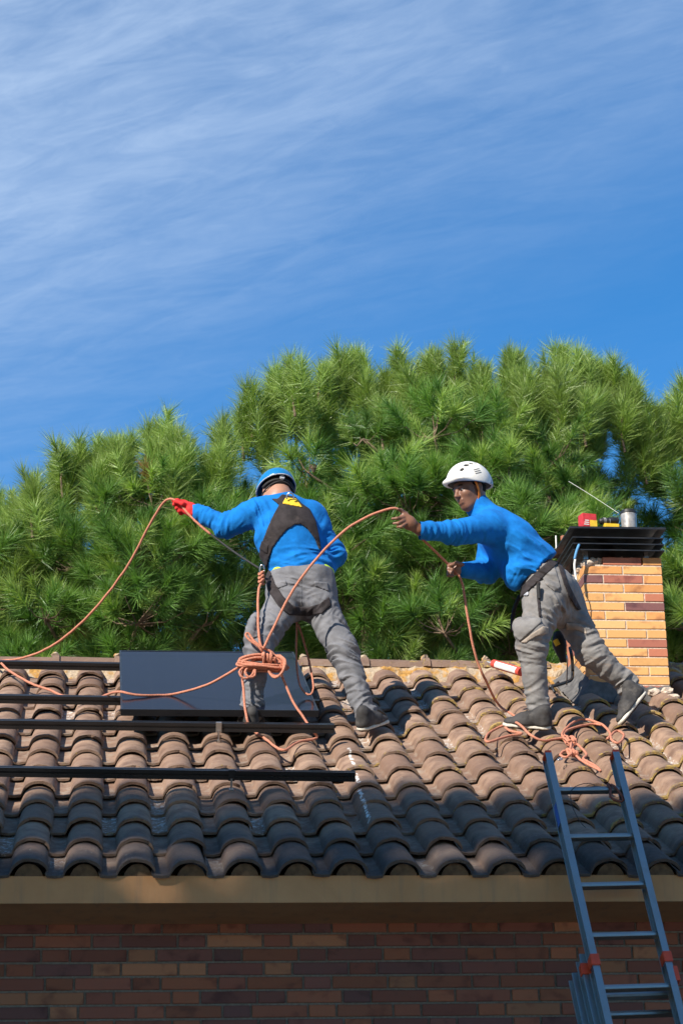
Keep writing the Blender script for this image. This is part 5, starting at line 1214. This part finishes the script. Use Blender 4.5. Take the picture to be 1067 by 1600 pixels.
# ================================================================ ropes
def m_rope():
    n = NT('salmon_rope'); a = n.noise(260, 3, .6); b = n.noise(20, 4, .6)
    c = n.mix(n.remap(a, .35, .65), (.36, .125, .075), (.66, .29, .19)); c = n.mix(n.remap(b, .5, .75, 0, .4), c, (.30, .12, .08)); n.bump(a, .8, .004); return n.fin(c, .85, 0, .2)
M['rope'] = m_rope(); RR = .0072
def pts3(seq):
    """(px, py, Y) in the air, or (px, py, 'r', h) lying on the roof"""
    return [onroof(q[0], q[1], q[3]) if len(q) == 4 else at(*q) for q in seq]
def strand(name, seq, root, org, r=RR, step=.018):
    P = catmull(pts3(seq), step); P += .0016*np.stack([vnoise(P*25), vnoise(P*25+5), vnoise(P*25+9)], 1)
    return MB().tube(P-org, r, 8).build(name, M['rope'], root, smooth=True)
o1 = np.array(onroof(0, 1034, .03)); ra = link('lifeline_rope', None, loc=o1); tag(ra, 'salmon rope rising from the ridge at the left to the red glove', 'rope', 'salmon safety ropes')
strand('strand', [(-60, 1042, 'r', .05), (-25, 1036, 'r', .06), (0, 1033, 3.80), (40, 1027, 3.68), (80, 1010, 3.52), (120, 980, 3.38), (160, 938, 3.22), (200, 884, 3.06), (233, 822, 2.90), (252, 790, 2.80), (262, 780.5, 2.745), (271, 780.5, 2.722), (282, 787, 2.715), (292, 800, 2.70), (308, 817, 2.68), (330, 835, 2.66)], ra, o1)
o2 = np.array(onroof(400, 1145, .03)); rb = link('climbing_rope', None, loc=o2); tag(rb, 'salmon rope bundled at the knee of the worker with the blue helmet', 'rope', 'salmon safety ropes')
strand('strand', [(-60, 1015, 'r', .05), (-20, 1025, 'r', .05), (2, 1036, 'r', .07), (15, 1048, 'r', .05), (50, 1068, 'r', .03), (78, 1078, 'r', .02), (101, 1088, 'r', .02), (132, 1094, 'r', .02), (160, 1088, 'r', .05), (185, 1081, 'r', .142), (218, 1086, 'r', .136), (268, 1085, 2.45), (324, 1070, 2.30), (356, 1053, 2.19), (376, 1041, 2.155), (400, 1030, 2.15)], rb, o2)
strand('strand', [(409, 893, 2.325), (412, 905, 2.32), (405, 918, 2.31), (403.5, 935, 2.29), (403.5, 960, 2.24), (404, 985, 2.19), (406, 1003, 2.165), (410, 1018, 2.15)], rb, o2)
# knot at the hip
t = np.linspace(0, 6*pi, 60); kp = np.stack([np.array(at(408.5, 903+8*(i/59-.5)*2.2, 2.318))+CR*.013*cos(x)+CU*.006*sin(2*x)-CF*.012*sin(x) for i, x in enumerate(t)]); MB().tube(kp-o2, RR*.95, 8).build('knot', M['rope'], rb, smooth=True)
strand('strand', [(411, 1020, 2.15), (404, 1010, 2.145), (394, 1003, 2.15), (386, 996, 2.155), (384, 991, 2.16), (388, 989, 2.165), (396, 1000, 2.15), (409, 1011, 2.14), (420, 1016, 2.14), (430, 1025, 2.14), (437, 1045, 2.14), (446, 1070, 2.13), (460, 1100, 2.11), (472, 1118, 2.08), (480, 1130, 2.06), (489, 1143, 'r', .05), (496, 1151, 'r', .02), (490, 1155, 'r', .012), (470, 1158, 'r', .012), (455, 1166, 'r', .012), (445, 1172, 'r', .012), (432, 1168, 'r', .012), (416, 1155, 'r', .012), (402, 1146, 'r', .02), (393, 1138, 2.10), (387, 1126, 2.08), (383, 1105, 2.11), (380.5, 1075, 2.14), (379, 1050, 2.15), (386, 1036, 2.145)], rb, o2)
# the hank: loops laid side by side, bound in the middle
rg = np.random.default_rng(4); hk = []
cen = at(409, 1036, 2.145)
for k in range(9):
    ax_, bx = rg.uniform(.098, .132), rg.uniform(.016, .040); cx_, cz_ = rg.normal(.004, .010), rg.normal(.006, .010); tl_ = rg.normal(-.04, .06); dy_ = -.006*k+.02
    for x in np.linspace(0, 2*pi, 26)[:-1]:
        u_, v_ = ax_*cos(x), bx*sin(x)-.018*(cos(x)**2); hk.append(cen+CR*(cx_+u_*cos(tl_)-v_*sin(tl_))+CU*(cz_+u_*sin(tl_)+v_*cos(tl_))+np.array([0, dy_+.018*sin(x), 0]))
hk = np.array(hk); hk = catmull(hk[::1], .02)
hank = MB().tube(hk-o2, RR*.96, 7).build('hank', M['rope'], rb, smooth=True)
bw = []
for x in np.linspace(0, 2*pi*5, 90): bw.append(at(419, 1030, 2.135)+CR*(.034*(x/(2*pi*5)-.5)*2+.006*sin(x*.7))+CU*(.030*sin(x)*(1+.2*sin(x*.37)))+np.array([0, -.044*cos(x), 0]))
MB().tube(np.array(bw)-o2, RR*.96, 7).build('binding', M['rope'], hank, smooth=True)
for k in range(4):
    q = [at(428+3*k, 1024, 2.13), at(440+2*k, 1030+k, 2.12-.01*k), at(444-k, 1044+2*k, 2.115-.01*k), at(436-2*k, 1056+k, 2.12-.01*k), at(424-k, 1054-k, 2.12), at(419, 1044, 2.13)]
    MB().tube(catmull(q, .015)-o2, RR*.96, 7).build('loop', M['rope'], hank, smooth=True)
for k in range(2): MB().tube(catmull([at(384+6*k, 1040, 2.14), at(374+9*k, 1050, 2.125), at(381+8*k, 1060-2*k, 2.12), at(393+5*k, 1056, 2.125), at(399, 1044, 2.13)], .015)-o2, RR*.96, 7).build('loop', M['rope'], hank, smooth=True)
# sling hanging between the legs
strand('loop', [(465, 955, 2.50), (463.5, 985, 2.53), (463, 1020, 2.53), (464.5, 1052, 2.50), (469, 1072, 2.46), (477, 1083, 2.43), (485, 1085, 2.42), (489.5, 1076, 2.43), (488, 1058, 2.46), (482, 1030, 2.50), (474, 1000, 2.52), (466, 975, 2.52)], rb, o2, .0058)
o3 = np.array(onroof(888, 1160, .02)); rc = link('working_rope', None, loc=o3); tag(rc, 'salmon rope from the bare hands of the white-helmeted worker to a tile knot', 'rope', 'salmon safety ropes')
strand('strand', [(411, 1014, 2.125), (419, 998, 2.12), (430, 976, 2.11), (445, 945, 2.10), (468, 907, 2.08), (504, 862, 2.05), (540, 828, 2.02), (570, 809, 2.0), (598, 798, 1.98), (615, 794, 1.978), (624, 797, 1.985), (633, 807, 2.008), (642, 821, 2.045), (656, 838, 2.12), (680, 862, 2.22), (700, 882, 2.295), (710, 892, 2.308), (719, 903, 2.315), (724, 922, 2.32), (729, 955, 2.33), (737, 1000, 2.36), (746, 1035, 2.40), (758, 1062, 2.46), (777, 1099, 'r', .03), (796, 1114, 'r', .02), (810, 1123, 'r', .02), (800, 1124, 'r', .05), (790, 1128, 'r', .04), (787, 1134, 'r', .02), (797, 1142, 'r', .02), (815, 1146, 'r', .02), (800, 1149, 'r', .012), (780, 1154, 'r', .012), (763, 1159, 'r', .012), (758, 1155, 'r', .012), (764, 1145, 'r', .012), (782, 1135, 'r', .02), (803, 1129, 'r', .05), (814, 1134, 'r', .06), (828, 1148, 'r', .04), (847, 1157, 'r', .015), (866, 1155, 'r', .012), (886, 1152, 'r', .015)], rc, o3)
strand('strand', [(890, 1154, 'r', .02), (880, 1147, 'r', .015), (893, 1138, 'r', .015), (924, 1131, 'r', .015), (940, 1133, 'r', .015)], rc, o3)
strand('strand', [(892, 1158, 'r', .02), (878, 1150, 'r', .02), (883, 1139, 'r', .02), (905, 1124, 'r', .02), (936, 1130, 'r', .02), (951, 1143, 'r', .015), (955, 1156, 'r', .015), (966, 1161, 'r', .015), (974, 1149, 'r', .015), (963, 1142, 'r', .015), (948, 1154, 'r', .015)], rc, o3)
strand('strand', [(893, 1162, 'r', .02), (896, 1176, 'r', .015), (912, 1191, 'r', .015), (934, 1202, 'r', .012), (938, 1205, 'r', .012), (930, 1197, 'r', .015), (911, 1186, 'r', .015), (916, 1179, 'r', .015), (905, 1166, 'r', .015), (896, 1160, 'r', .02)], rc, o3)
strand('strand', [(892, 1160, 'r', .03), (890, 1172, 'r', .02), (880, 1174, 'r', .015), (875, 1180, 'r', .015), (884, 1183, 'r', .015), (894, 1176, 'r', .03)], rc, o3)
for (px, py, s_, k) in ((890, 1158, 1.0, 0), (893, 1176, .75, 1)):
    c = onroof(px, py, .022); t = np.linspace(0, 2*pi*4, 90); e1, e2 = np.array([1.0, 0, 0]), np.array([0, cos(TH), sin(TH)])
    kp = [c+s_*(e1*.030*cos(x*1.0)*cos(x*.27+k)+e2*.050*sin(x*1.25)+RN*.016*sin(x*2.1+k)) for x in t]; MB().tube(np.array(kp)-o3, RR, 8).build('knot', M['rope'], rc, smooth=True)
cb = onroof(874, 1186, .014); MB().tube(np.array([cb+np.array([1, 0, 0])*.012*cos(x)+np.array([.4, cos(TH), sin(TH)])*.024*sin(x) for x in np.linspace(0, 2*pi, 20)])-o3, .004, 8).build('carabiner', M['steel'], rc, smooth=True)
